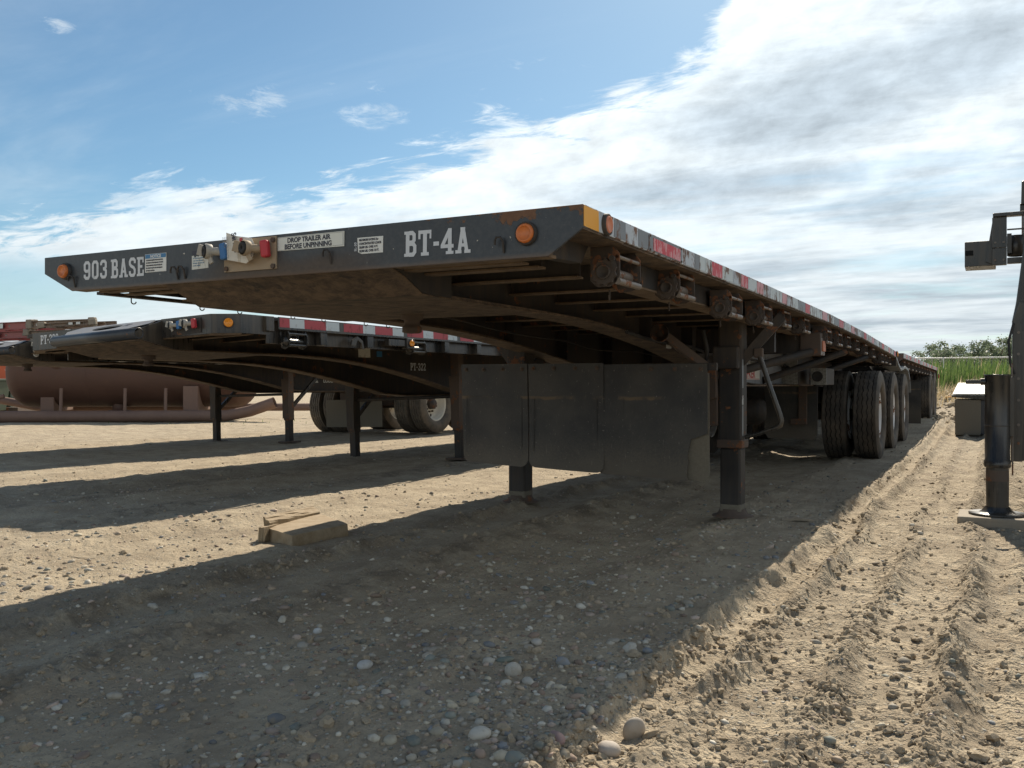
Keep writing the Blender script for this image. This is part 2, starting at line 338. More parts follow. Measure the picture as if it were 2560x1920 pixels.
def f(t, b, c):
    big = t.noise(c, .55, 5, .6); mid = t.noise(c, 3.2, 7, .65); fine = t.noise(c, 26, 8, .72); gr = t.noise(c, 150, 4, .7)
    cm = t.mapping(c, scale=(1.0, .35, 1)); tr = t.noise(cm, 2.6, 6, .65)
    col = t.mix(t.step(mid, .30, .72), (.300, .245, .176), (.455, .385, .280))
    col = t.mix(t.math('MULTIPLY', t.step(tr, .52, .74), .55), col, (.205, .170, .130))
    col = t.mix(t.math('MULTIPLY', t.step(fine, .54, .72), .52), col, (.150, .124, .094))
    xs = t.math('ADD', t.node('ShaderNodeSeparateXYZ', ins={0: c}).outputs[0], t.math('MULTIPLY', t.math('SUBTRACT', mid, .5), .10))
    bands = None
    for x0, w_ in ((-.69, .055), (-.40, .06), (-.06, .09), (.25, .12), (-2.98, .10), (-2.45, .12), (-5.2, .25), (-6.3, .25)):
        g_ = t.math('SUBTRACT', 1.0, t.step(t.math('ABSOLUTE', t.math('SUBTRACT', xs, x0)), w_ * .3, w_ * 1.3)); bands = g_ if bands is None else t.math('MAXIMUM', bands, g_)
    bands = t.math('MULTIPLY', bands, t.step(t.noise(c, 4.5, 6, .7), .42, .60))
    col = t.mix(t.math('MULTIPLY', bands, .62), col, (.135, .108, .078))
    stv = t.noise(t.mapping(c, scale=(7, .5, 1)), 2.4, 7, .62)
    col = t.mix(t.math('MULTIPLY', t.step(stv, .54, .66), .35), col, (.20, .162, .118))
    col = t.mix(t.math('MULTIPLY', t.step(gr, .58, .72), .5), col, (.44, .385, .30))
    v = t.node('ShaderNodeTexVoronoi', ins={'Vector': c, 'Scale': 46.0, 'Randomness': 1.0})
    v2 = t.node('ShaderNodeTexVoronoi', ins={'Vector': c, 'Scale': 95.0, 'Randomness': 1.0})
    rnd = t.node('ShaderNodeSeparateColor', ins={0: v.outputs['Color']}); rnd2 = t.node('ShaderNodeSeparateColor', ins={0: v2.outputs['Color']})
    patch = t.math('MULTIPLY', t.step(t.noise(c, 1.1, 4, .6), .40, .62), 1.0)
    peb = t.math('MULTIPLY', t.math('SUBTRACT', 1.0, t.step(v.outputs['Distance'], .22, .34)), t.math('GREATER_THAN', t.math('ADD', rnd.outputs[0], t.math('MULTIPLY', patch, .28)), .86))
    peb2 = t.math('MULTIPLY', t.math('SUBTRACT', 1.0, t.step(v2.outputs['Distance'], .22, .36)), t.math('GREATER_THAN', t.math('ADD', rnd2.outputs[0], t.math('MULTIPLY', patch, .25)), .84))
    pc = t.mix(rnd.outputs[1], (.24, .215, .175), (.50, .46, .38)); pc2 = t.mix(rnd2.outputs[1], (.22, .20, .16), (.46, .42, .34))
    col = t.mix(peb2, col, pc2); col = t.mix(peb, col, pc)
    x = t.node('ShaderNodeSeparateXYZ', ins={0: c}).outputs[0]
    crumb = t.node('ShaderNodeTexVoronoi', ins={'Vector': t.mapping(c, scale=(1, 1, 1)), 'Scale': 34.0, 'Randomness': 1.0}); crumb2 = t.node('ShaderNodeTexVoronoi', ins={'Vector': c, 'Scale': 80.0, 'Randomness': 1.0})
    cr = t.math('ADD', t.math('MULTIPLY', t.math('SUBTRACT', 1.0, crumb.outputs['Distance']), .55), t.math('MULTIPLY', t.math('SUBTRACT', 1.0, crumb2.outputs['Distance']), .3))
    cm2 = t.math('MULTIPLY', t.math('MULTIPLY', cr, t.step(t.noise(c, 6.5, 5, .7), .42, .60)), t.math('ADD', .25, t.math('MULTIPLY', t.step(x, -1.0, -.7), .95)))
    hgt = t.math('ADD', t.math('ADD', t.math('MULTIPLY', fine, .8), t.math('MULTIPLY', gr, .22)), t.math('ADD', t.math('MULTIPLY', peb, .3), t.math('MULTIPLY', peb2, .18)))
    setb(t, b, col, .92, 0, t.math('ADD', t.math('ADD', hgt, t.math('MULTIPLY', stv, .8)), cm2), .028, .85, spec=.2)
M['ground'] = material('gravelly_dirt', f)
def f(t, b, c):
    a = t.node('ShaderNodeAttribute', attribute_name='tint').outputs['Color']
    n = t.noise(c, 55, 5, .6)
    col = t.mix(t.math('MULTIPLY', t.step(n, .42, .68), .45), a, (.26, .215, .155))
    setb(t, b, col, .75, 0, n, .002, spec=.3)
M['stone'] = material('river_pebble', f)
def f(t, b, c):
    n = t.noise(c, 22, 7, .7); h = t.noise(c, 90, 5, .7)
    setb(t, b, t.mix(n, (.20, .160, .112), (.43, .355, .255)), .95, 0, t.math('ADD', n, t.math('MULTIPLY', h, .5)), .01, spec=.15)
M['clod'] = material('dried_mud_clod', f)

# ------------------------------------------------------------------ mesh helpers
class MB:
    def __init__(s): s.v = []; s.f = []; s.sm = []
    def add(s, vs, fs, smooth=False):
        o = len(s.v); s.v += [tuple(v) for v in vs]; s.f += [tuple(i + o for i in f) for f in fs]; s.sm += [smooth] * len(fs); return s
    def box(s, x0, x1, y0, y1, z0, z1, jit=0):
        j = lambda: random.uniform(-jit, jit)
        vs = [(x + j(), y + j(), z + j()) for x in (x0, x1) for y in (y0, y1) for z in (z0, z1)]
        return s.add(vs, [(0, 1, 3, 2), (4, 6, 7, 5), (0, 4, 5, 1), (2, 3, 7, 6), (0, 2, 6, 4), (1, 5, 7, 3)])
    def obox(s, c, sx, sy, sz, rot):
        m = Matrix.Translation(c) @ rot.to_4x4()
        vs = [m @ Vector((x, y, z)) for x in (-sx / 2, sx / 2) for y in (-sy / 2, sy / 2) for z in (-sz / 2, sz / 2)]
        return s.add(vs, [(0, 1, 3, 2), (4, 6, 7, 5), (0, 4, 5, 1), (2, 3, 7, 6), (0, 2, 6, 4), (1, 5, 7, 3)])
    def bar(s, p0, p1, w, h, up=(0, 0, 1)):
        p0 = Vector(p0); p1 = Vector(p1); d = (p1 - p0); L = d.length; d.normalize()
        sd = d.cross(Vector(up)); sd = sd.normalized() if sd.length > 1e-4 else Vector((1, 0, 0)); u = sd.cross(d)
        vs = [p + sd * (a * w / 2) + u * (b * h / 2) for p in (p0, p1) for a, b in ((-1, -1), (1, -1), (1, 1), (-1, 1))]
        return s.add(vs, [(0, 1, 2, 3), (4, 7, 6, 5), (0, 4, 5, 1), (1, 5, 6, 2), (2, 6, 7, 3), (3, 7, 4, 0)])
    def prism(s, poly, ax, a, b):
        # poly: 2-D outline in the two other axes (x,y,z order kept)
        def P(p, t):
            return {'x': (t, p[0], p[1]), 'y': (p[0], t, p[1]), 'z': (p[0], p[1], t)}[ax]
        n = len(poly); vs = [P(p, a) for p in poly] + [P(p, b) for p in poly]
        return s.add(vs, [tuple(range(n)), tuple(range(2 * n - 1, n - 1, -1))] + [(i, i + n, (i + 1) % n + n, (i + 1) % n) for i in range(n)])
    def tube(s, pts, r, n=10, caps=True, smooth=True):
        pts = [Vector(p) for p in pts]; rs = r if hasattr(r, '__len__') else [r] * len(pts)
        prev = None; vs = []
        for i, p in enumerate(pts):
            d = (pts[min(i + 1, len(pts) - 1)] - pts[max(i - 1, 0)]).normalized()
            if prev is None: a = d.orthogonal().normalized()
            else: a = (prev - d * prev.dot(d)).normalized()
            prev = a; b = d.cross(a)
            vs += [p + (a * math.cos(2 * math.pi * k / n) + b * math.sin(2 * math.pi * k / n)) * rs[i] for k in range(n)]
        fs = [(i * n + k, i * n + (k + 1) % n, (i + 1) * n + (k + 1) % n, (i + 1) * n + k) for i in range(len(pts) - 1) for k in range(n)]
        s.add(vs, fs, smooth)
        if caps:
            s.add(vs[:n], [tuple(range(n - 1, -1, -1))]); s.add(vs[-n:], [tuple(range(n))])
        return s
    def lathe(s, prof, c, axis, n=32, smooth=True, close=False):
        axis = Vector(axis).normalized(); a = axis.orthogonal().normalized(); b = axis.cross(a); c = Vector(c)
        vs = [c + axis * t + (a * math.cos(2 * math.pi * k / n) + b * math.sin(2 * math.pi * k / n)) * r for t, r in prof for k in range(n)]
        m = len(prof); rng = range(m if close else m - 1)
        fs = [(i * n + k, i * n + (k + 1) % n, ((i + 1) % m) * n + (k + 1) % n, ((i + 1) % m) * n + k) for i in rng for k in range(n)]
        return s.add(vs, fs, smooth)
    def disc(s, c, axis, r, n=24):
        axis = Vector(axis).normalized(); a = axis.orthogonal().normalized(); b = axis.cross(a); c = Vector(c)
        return s.add([c + (a * math.cos(2 * math.pi * k / n) + b * math.sin(2 * math.pi * k / n)) * r for k in range(n)], [tuple(range(n))])
OFF = Vector((0, 0, 0))
def mk(name, mb, mat, parent=None, bevel=0.0, mesh=None):
    if mesh is None:
        mesh = bpy.data.meshes.new(name)
        mesh.from_pydata([tuple(Vector(v) - OFF) for v in mb.v], [], mb.f)
        mesh.polygons.foreach_set('use_smooth', mb.sm)
        bm = bmesh.new(); bm.from_mesh(mesh); bmesh.ops.recalc_face_normals(bm, faces=bm.faces); bm.to_mesh(mesh); bm.free()
        mesh.materials.append(M[mat] if isinstance(mat, str) else mat)
    o = bpy.data.objects.new(name, mesh); COL.objects.link(o)
    if parent: o.parent = parent
    if bevel:
        b = o.modifiers.new('bevel', 'BEVEL'); b.width = bevel; b.segments = 2; b.limit_method = 'ANGLE'; b.angle_limit = R(40)
        b.harden_normals = False
    return o
def tag(o, label=None, cat=None, group=None, kind=None):
    for k, v in (('label', label), ('category', cat), ('group', group), ('kind', kind)):
        if v: o[k] = v
    return o
def empty(name, loc, rot=(0, 0, 0)):
    o = bpy.data.objects.new(name, None); COL.objects.link(o); o.location = loc; o.rotation_euler = rot; o.empty_display_size = .2; return o
def copy_tree(o, parent=None):
    c = o.copy(); COL.objects.link(c); c.parent = parent
    for ch in list(o.children): copy_tree(ch, c)
    return c

# ---- lettering
def text_mesh(name, body, size, bold=0.0, mat='ink', sx=1.0, shear=0.0, align='LEFT', spacing=1.0, line=1.0):
    cu = bpy.data.curves.new(name, 'FONT'); cu.body = body; cu.size = size; cu.offset = bold; cu.extrude = 0.0002
    cu.align_x = align; cu.align_y = 'TOP_BASELINE'; cu.shear = shear; cu.space_character = spacing; cu.space_line = line
    cu.resolution_u = 3
    o = bpy.data.objects.new(name, cu); COL.objects.link(o)
    dg = bpy.context.evaluated_depsgraph_get(); me = bpy.data.meshes.new_from_object(o.evaluated_get(dg))
    bpy.data.objects.remove(o)
    for v in me.vertices: v.co.x *= sx
    me.materials.clear(); me.materials.append(M[mat])
    return me
def put_text(me, parent, origin, right, up, name='lettering'):
    right = Vector(right).normalized(); up = Vector(up).normalized(); nn = right.cross(up)
    o = bpy.data.objects.new(name, me); COL.objects.link(o); o.parent = parent
    m = Matrix((right, up, nn)).transposed().to_4x4(); m.translation = Vector(origin) - OFF
    o.matrix_local = m; return o
# heavy slab-serif glyphs from strokes; grid height 1, returns polygons
GL = {
 'B': (.66, [('p', [(.0,0),(.0,.12),(.08,.12),(.08,.88),(0,.88),(0,1),(.27,1),(.27,0)]), ('s', [(.26,.93),(.42,.93),(.51,.85),(.51,.64),(.43,.55),(.26,.55)]), ('s', [(.26,.50),(.46,.50),(.55,.40),(.55,.17),(.46,.07),(.26,.07)])]),
 'A': (.74, [('s', [(.18,.05),(.34,.95)]), ('s', [(.37,.95),(.56,.05)]), ('b', (.22,.25,.52,.38)), ('b', (0,0,.30,.13)), ('b', (.44,0,.74,.13)), ('b', (.24,.87,.47,1))]),
 'S': (.62, [('s', [(.52,.70),(.52,.84),(.42,.93),(.20,.93),(.10,.82),(.10,.68),(.18,.58),(.42,.47),(.51,.36),(.51,.18),(.42,.07),(.20,.07),(.10,.16),(.10,.30)])]),
 'E': (.60, [('p', [(0,0),(0,.12),(.08,.12),(.08,.88),(0,.88),(0,1),(.27,1),(.27,0)]), ('b', (.26,0,.58,.14)), ('b', (.26,.86,.57,1)), ('b', (.26,.43,.46,.57)), ('b', (.47,.0,.58,.32)), ('b', (.46,.70,.57,1))]),
 'T': (.66, [('b', (.24,.0,.44,1)), ('b', (.0,.86,.66,1)), ('b', (0,.66,.11,1)), ('b', (.57,.66,.66,1)), ('b', (.14,0,.54,.13))]),
 'P': (.62, [('p', [(0,0),(0,.12),(.08,.12),(.08,.88),(0,.88),(0,1),(.27,1),(.27,.12),(.35,.12),(.35,0)]), ('s', [(.26,.93),(.44,.93),(.53,.83),(.53,.58),(.44,.47),(.26,.47)])]),
 '-': (.34, [('b', (.04,.36,.32,.52))]),
 '4': (.66, [('b', (.36,.0,.54,1)), ('s', [(.44,.95),(.08,.34)]), ('b', (.0,.24,.64,.38)), ('b', (.26,0,.64,.12))]),
 '9': (.60, [('s', [(.48,.55),(.40,.46),(.20,.46),(.11,.56),(.11,.82),(.20,.93),(.40,.93),(.49,.82),(.49,.20),(.40,.07),(.20,.07),(.11,.16),(.11,.28)])]),
 '0': (.60, [('s', [(.20,.07),(.11,.18),(.11,.82),(.20,.93),(.40,.93),(.49,.82),(.49,.18),(.40,.07),(.18,.07)])]),
 '3': (.60, [('s', [(.11,.72),(.11,.83),(.20,.93),(.40,.93),(.49,.83),(.49,.62),(.40,.53),(.26,.52)]), ('s', [(.30,.51),(.41,.49),(.50,.40),(.50,.18),(.41,.07),(.20,.07),(.11,.17),(.11,.30)])]),
 '2': (.60, [('s', [(.11,.70),(.11,.83),(.20,.93),(.40,.93),(.49,.83),(.49,.64),(.12,.10)]), ('b', (.04,0,.56,.14)), ('b', (.46,.0,.56,.28))]),
 ' ': (.34, []),
}
def slab_mesh(body, h, sx, mat='letter', sw=.165):
    mb = MB(); x = 0; lay = 0
    for ch in body:
        w, prims = GL[ch]
        for kind, d in prims:
            lay = (lay + 1) % 7; zz = .0002 + lay * .00006
            if kind == 'b': polys = [[(d[0], d[1]), (d[2], d[1]), (d[2], d[3]), (d[0], d[3])]]
            elif kind == 'p': polys = [d]
            else:
                # mitred stroke
                P = [Vector(p) for p in d]; L = []; Rr = []
                for i, p in enumerate(P):
                    a = (P[i] - P[i - 1]).normalized() if i else None
                    b = (P[i + 1] - P[i]).normalized() if i < len(P) - 1 else None
                    a = a or b; b = b or a
                    na = Vector((-a.y, a.x)); nb = Vector((-b.y, b.x)); m = (na + nb)
                    m = m.normalized() if m.length > .1 else na
                    k = 1 / max(.5, m.dot(na)); L.append(p + m * k * sw / 2); Rr.append(p - m * k * sw / 2)
                polys = [[L[i], Rr[i], Rr[i + 1], L[i + 1]] for i in range(len(P) - 1)]
            for q in polys:
                n = len(q); mb.add([((x + p[0]) * h * sx, p[1] * h, zz) for p in q], [tuple(range(n))])
        x += w + .07
    me = bpy.data.meshes.new('lettering'); me.from_pydata(mb.v, [], mb.f); me.materials.append(M[mat])
    return me, x * h * sx

# ------------------------------------------------------------------ ground
def hsh(i, j, s):
    n = (i * 374761393 + j * 668265263 + s * 974634777) & 0xffffffff
    n = ((n ^ (n >> 13)) * 1274126177) & 0xffffffff
    return ((n ^ (n >> 16)) & 0xffff) / 65535.0
def vn(x, y, s=0):
    xi = np.floor(x).astype(np.int64); yi = np.floor(y).astype(np.int64); fx = x - xi; fy = y - yi
    fx = fx * fx * fx * (fx * (fx * 6 - 15) + 10); fy = fy * fy * fy * (fy * (fy * 6 - 15) + 10)
    a = hsh(xi, yi, s); b = hsh(xi + 1, yi, s); c = hsh(xi, yi + 1, s); d = hsh(xi + 1, yi + 1, s)
    return (a + (b - a) * fx) * (1 - fy) + (c + (d - c) * fx) * fy
def fbm(x, y, o, s=0, g=.5):
    t = 0; a = 1; n = 0
    for k in range(o):
        t = t + a * vn(x * 2 ** k + 17.3 * k, y * 2 ** k + 9.1 * k, s + k); n += a; a *= g
    return t / n
def ss(a, b, x):
    t = np.clip((x - a) / (b - a), 0, 1); return t * t * (3 - 2 * t)
def height(x, y):
    x = np.asarray(x, float); y = np.asarray(y, float)
    r = np.sqrt(x * x + y * y); near = 1 - ss(18, 60, r)
    wob = (fbm(x * 0 + 3, y * .9, 4, 11) - .5) * .12 + (fbm(x * 0 + 8, y * 4, 3, 12) - .5) * .035
    X = x + wob
    h = (fbm(x * .35, y * .35, 3, 1) - .5) * .05 * near
    h = h + (fbm(x * 2.2, y * 1.2, 4, 2) - .5) * .030 * near
    rough = fbm(x * 9, y * 9, 4, 3, .6); clod = np.clip(fbm(x * 22, y * 22, 4, 4, .6) - .50, 0, 1) * 2
    def ridge(x0, w, a, per, thr, seed):
        m = np.clip((fbm(x * 0 + seed, y * per, 3, seed) - thr) * 4, 0, 1)
        return np.exp(-((X - x0) / w) ** 2) * a * (.3 + .7 * m) * (.42 + .42 * ss(.25, .75, fbm(x * 13, y * 7, 3, seed + 3)) + .60 * fbm(x * 38, y * 30, 3, seed + 4, .6))
    # step at the edge of the wheel track, chewed clods beside it
    h = h + (.032 + .040 * fbm(x * 0 + 5, y * 2.2, 3, 33)) * (1 - ss(-.895, -.815, X + (fbm(x * 14, y * 14, 3, 31) - .5) * .09 + (fbm(x * 3, y * 3, 3, 32) - .5) * .10)) * (X > -1.8) * ss(-1.8, -1.2, X)
    h = h + ridge(-.86, .035, .035, 3, .30, 21) + ridge(-.69, .036, .070, 2.2, .36, 22) + ridge(-.40, .045, .060, 1.6, .50, 23)
    h = h + ridge(-.10, .042, .065, 2.0, .30, 24) - .03 * ss(-.08, .02, X) + ridge(.12, .12, .04, 3, .3, 25)
    h = h + ridge(-1.45, .10, .035, 1.4, .35, 26) + ridge(-2.5, .16, .045, .9, .3, 27) + ridge(-2.98, .08, .055, 1.3, .25, 28)
    h = h - .035 * np.exp(-((X + 3.12) / .07) ** 2) - .02 * np.exp(-((X + 2.2) / .25) ** 2)
    for x0, sd in ((-4.35, 41), (-5.2, 42), (-5.9, 43), (-6.7, 44), (-7.6, 45), (-8.9, 46), (-10.1, 47), (-11.6, 48)):
        h = h + ridge(x0, .11, .022, .8, .30, sd) * near
    # lug prints in the sunlit track
    lug = np.sin(y * 42 + 5 * np.abs(X + .55)) * .004 * np.exp(-((X + .55) / .12) ** 2)
    right = ss(-1.0, -.8, X)
    h = h + lug + (rough - .5) * (.018 + .010 * right) * near + clod * (.005 + .012 * right) * near
    # land behind
    h = h + .12 * ss(14.5, 20.5, y) * ss(-7, -4, x)
    m1 = np.exp(-(((x + .3) / 1.5) ** 2 + ((y - 29) / 4.0) ** 2)); h = h + m1 * (.62 + .35 * (fbm(x * 1.5, y * 1.5, 4, 61) - .5))
    h = h + .55 * ss(31, 36, y) * (1 - ss(52, 70, y)) * ss(-9, -3, x)
    m2 = np.exp(-(((x + 18) / 5) ** 2 + ((y - 31) / 3.0) ** 2)); h = h + m2 * (1.1 + .5 * (fbm(x, y, 4, 62) - .5))
    return h
def build_ground():
    view = math.atan2(math.cos(YAW), -math.sin(YAW))
    dense = np.linspace(-R(37), R(37), 900)
    rest = np.linspace(R(37), 2 * math.pi - R(37), 90)[1:-1]
    ang = view + np.concatenate([dense, rest])
    rr = [0.0, .4, .8, 1.2, 1.5, 1.7]; r = 1.7
    while r < 70: r += .0027 * r ** 1.36; rr.append(r)
    while r < 2500: r *= 1.12; rr.append(r)
    rr = np.array(rr[1:]); A, Q = np.meshgrid(ang, rr)
    x = (Q * np.cos(A)).ravel(); y = (Q * np.sin(A)).ravel(); z = height(x, y)
    z[(x * x + y * y) > 300 ** 2] = 0
    na = len(ang); nr = len(rr)
    V = np.stack([x, y, z], 1); V = np.vstack([V, [[0, 0, 0]]])
    i = np.arange(nr - 1)[:, None]; j = np.arange(na)[None, :]; j2 = (j + 1) % na
    q = np.stack([i * na + j, i * na + j2, (i + 1) * na + j2, (i + 1) * na + j], -1).reshape(-1, 4)
    me = bpy.data.meshes.new('ground'); nv = len(V)
    tri = np.stack([np.full(na, nv - 1), np.arange(na), (np.arange(na) + 1) % na], 1)
    me.vertices.add(nv); me.vertices.foreach_set('co', V.ravel())
    nl = q.size + tri.size; me.loops.add(nl); me.loops.foreach_set('vertex_index', np.concatenate([q.ravel(), tri.ravel()]))
    nf = len(q) + len(tri); me.polygons.add(nf)
    me.polygons.foreach_set('loop_start', np.concatenate([np.arange(len(q)) * 4, q.size + np.arange(len(tri)) * 3]))
    me.polygons.foreach_set('use_smooth', np.ones(nf, bool))
    me.update(calc_edges=True); me.validate()
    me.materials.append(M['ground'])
    o = bpy.data.objects.new('ground', me); COL.objects.link(o); tag(o, kind='structure'); return o
build_ground()

ICO = {}
def ico(sub):
    if sub not in ICO:
        bm = bmesh.new(); bmesh.ops.create_icosphere(bm, subdivisions=sub, radius=1)
        ICO[sub] = (np.array([v.co[:] for v in bm.verts]), np.array([[v.index for v in f.verts] for f in bm.faces])); bm.free()
    return ICO[sub]
TINTS = np.array([(.50, .46, .38), (.42, .38, .31), (.33, .30, .25), (.55, .52, .45), (.30, .22, .17), (.22, .23, .24), (.38, .30, .22), (.45, .36, .30), (.24, .26, .23), (.48, .43, .33)])
def rocks(name, P, S, sub, mat, lump=.18, flat=.6, sink=.25, tints=True):
    bv, bf = ico(sub); n = len(P); nb = len(bv)
    rng = np.random.default_rng(len(P))
    ax = rng.uniform(.65, 1.25, (n, 3)) * np.array([1, 1, flat]); th = rng.uniform(0, 2 * np.pi, n)
    V = bv[None] * ax[:, None, :] * S[:, None, None]
    V = V * (1 + rng.uniform(-lump, lump, (n, nb, 1)))
    tl = rng.uniform(-.5, .5, n); cy, sy = np.cos(tl)[:, None], np.sin(tl)[:, None]
    vx = V[..., 0] * cy + V[..., 2] * sy; vz = -V[..., 0] * sy + V[..., 2] * cy
    c, s = np.cos(th)[:, None], np.sin(th)[:, None]
    X = vx * c - V[..., 1] * s + P[:, 0:1]; Y = vx * s + V[..., 1] * c + P[:, 1:2]
    Z = vz + (P[:, 2] + S * flat * (1 - 2 * sink) * .5)[:, None]
    co = np.stack([X, Y, Z], -1).reshape(-1, 3); F = (bf[None] + (np.arange(n) * nb)[:, None, None]).reshape(-1, 3)
    me = bpy.data.meshes.new(name); me.vertices.add(len(co)); me.vertices.foreach_set('co', co.ravel())
    me.loops.add(F.size); me.loops.foreach_set('vertex_index', F.ravel()); me.polygons.add(len(F))
    me.polygons.foreach_set('loop_start', np.arange(len(F)) * 3); me.polygons.foreach_set('use_smooth', np.full(len(F), mat == 'stone'))
    me.update(calc_edges=True)
    if tints:
        t = TINTS[rng.integers(0, len(TINTS), n)] * rng.uniform(.5, 1.05, (n, 1)); t = np.repeat(np.hstack([t, np.ones((n, 1))]), nb, 0)
        at = me.attributes.new('tint', 'FLOAT_COLOR', 'POINT'); at.data.foreach_set('color', t.astype(np.float32).ravel())
    me.materials.append(M[mat]); o = bpy.data.objects.new(name, me); COL.objects.link(o); return o
def scatter(n, rmin, rmax, dens, pw=1.0, seed=0):
    rng = np.random.default_rng(seed); view = math.atan2(math.cos(YAW), -math.sin(YAW)); out = []
    tot = 0
    while tot < n:
        a = view + rng.uniform(-R(40), R(40), n); u = rng.uniform(0, 1, n)
        r = (rmin ** -pw + u * (rmax ** -pw - rmin ** -pw)) ** (-1 / pw)
        x = r * np.cos(a); y = r * np.sin(a); k = rng.uniform(0, 1, n) < dens(x, y)
        out.append(np.stack([x[k], y[k]], 1)); tot += k.sum()
    p = np.vstack(out)[:n]; return np.hstack([p, height(p[:, 0], p[:, 1])[:, None]])
def dens(x, y):
    m = np.clip((fbm(x * 1.1, y * .8, 3, 71) - .36) * 4, .06, 1)
    track = .16 + .84 * (x < -.85); lines = sum(np.exp(-((x + c) / .16) ** 2) for c in (.95, 1.5, 2.2, 2.9, 5.3, 6.6)) * (x < -.86)
    return np.clip(m * track + .5 * lines, 0, 1)
P = scatter(8500, 1.8, 24, dens, .75, 1); S = np.random.default_rng(5).lognormal(math.log(.0070), .42, len(P)).clip(.004, .022)
tag(rocks('gravel', P, S, 1, 'stone', .26, .6, .38), 'loose river gravel scattered over the dirt yard', 'gravel', kind='stuff')
P = scatter(420, 1.8, 9, dens, .3, 2); S = np.random.default_rng(6).lognormal(math.log(.0145), .25, len(P)).clip(.010, .026)
tag(rocks('coarse_gravel', P, S, 2, 'stone', .10, .6, .36), 'larger rounded gravel stones lying among the loose gravel', 'gravel', kind='stuff')
def cdens(x, y):
    lines = sum(w * np.exp(-((x + (fbm(x * 0 + 3, y * .9, 4, 11) - .5) * .12 + c) / .045) ** 2) for c, w in ((.84, .8), (.69, 1.2), (.40, .9), (.10, .9))) + .25 * np.exp(-((x + 3.0) / .15) ** 2)
    return np.clip(.05 + 1.1 * lines * np.clip((fbm(x * 3, y * 3, 3, 81) - .38) * 4, 0, 1) + .10 * (x > -.8), 0, 1)
P = scatter(10000, 1.8, 16, cdens, .75, 3); S = np.random.default_rng(8).lognormal(math.log(.0052), .6, len(P)).clip(.0025, .019)
tag(rocks('mud_clods', P, S, 2, 'clod', .30, .75, .35, False), 'dried crumbly mud clods along the tyre ruts', 'mud clods', kind='stuff')

def big_stone(u, v, size, tint, label, asp=(1.15, .85, .6)):
    f = 2280.; a = (u - 1280) / f; k = (962 - v) / f; s, c = math.sin(YAW), math.cos(YAW)
    rx, ry = -s + a * c, c + a * s; t = -.88 / k; x, y = rx * t, ry * t
    bv, bf = ico(3); rng = np.random.default_rng(int(u))
    low = 1 + .09 * np.sin(bv[:, 0:1] * 2.3 + u) + .07 * np.cos(bv[:, 1:2] * 3.1 + v)
    V = bv * np.array(asp) * size * low
    me = bpy.data.meshes.new('stone'); me.from_pydata(V.tolist(), [], bf.tolist())
    me.polygons.foreach_set('use_smooth', np.ones(len(bf), bool))
    at = me.attributes.new('tint', 'FLOAT_COLOR', 'POINT'); at.data.foreach_set('color', np.tile(np.array([*(q * .72 for q in tint), 1], np.float32), len(V)))
    me.materials.append(M['stone']); o = bpy.data.objects.new('stone', me); COL.objects.link(o)
    o.location = (x, y, float(height(x, y)) + size * asp[2] * .45); o.rotation_euler = (rng.uniform(-.2, .2), rng.uniform(-.2, .2), rng.uniform(0, 3))
    tag(o, label, 'stone', 'larger stones lying on the ground')
for a in [(1203, 1902, .028, (.62, .58, .50), 'pale oval stone at the very bottom centre of the foreground'),
          (1283, 1716, .026, (.56, .52, .45), 'round cream stone beside a green chip in the shaded gravel', (1, .95, .85)),
          (1522, 1882, .028, (.52, .46, .40), 'large rounded stone on the edge of the sunlit rut at the bottom', (1.1, .9, .7)),
          (1392, 1897, .022, (.40, .27, .25), 'reddish pebble left of the large rounded rut stone'),
          (914, 1668, .024, (.62, .60, .56), 'whitish flat stone alone in the shade at left centre'),
          (1342, 1648, .020, (.56, .52, .46), 'pale round stone in the middle of the shaded gravel'),
          (1618, 1675, .017, (.22, .25, .29), 'blue grey pebble beside the shadow edge of the rut'),
          (1320, 1742, .021, (.58, .54, .46), 'long pale stone right of the round cream stone', (1.4, .7, .5)),
          (1585, 1838, .030, (.46, .40, .33), 'upright tan stone standing in the clods of the sunlit rut', (.6, .9, 1.1)),
          (795, 1570, .016, (.60, .62, .62), 'small white stone near the left shadow edge', (1, .8, .8)),
          (1262, 1690, .020, (.20, .24, .21), 'flat greenish stone chip behind the round cream stone', (1.3, .8, .4))]:
    big_stone(*a[:4], a[4], *a[5:])
# splinters and sticks
def stick(u, v, L, ang, w, label, nm='wood_splinter', mat='greywood'):
    f = 2280.; a = (u - 1280) / f; k = (962 - v) / f; s, c = math.sin(YAW), math.cos(YAW)
    t = -.88 / k; x, y = (-s + a * c) * t, (c + a * s) * t; z = float(height(x, y)) + w * .4
    mb = MB(); n = 6
    for j in range(3 if w > .02 else 1):
        o0 = (j - 1) * w * .5; pts = []
        d = Vector((math.cos(ang), math.sin(ang), 0)); q = Vector((-d.y, d.x, 0))
        for i in range(n): pts.append(Vector((0, 0, 0)) + d * L * (i / (n - 1) - .5) * (1 - .15 * j) + q * (o0 + random.uniform(-1, 1) * w * .2) + Vector((0, 0, random.uniform(-.2, .3) * w)))
        for i in range(n - 1): mb.bar(pts[i], pts[i + 1], w * (.7 if w > .02 else 1) * (1 - .5 * abs(i / n - .4)), w * .4)
    o = mk(nm, mb, mat); o.location = (x, y, z); tag(o, label, 'wood')
stick(1995, 1322, .19, .15, .035, 'split grey board end lying beside the right landing leg')
stick(208, 1396, .16, .1, .006, 'thin dry twig lying in the sun at left')
stick(1850, 1688, .07, .6, .010, 'short grey splinter in the clods near the sunlit rut')
stick(1672, 1322, .10, .4, .008, 'curled twig by the foot of the right landing leg')
stick(845, 1218, .3, .2, .012, 'thin stick lying behind the timber blocks in the sun')

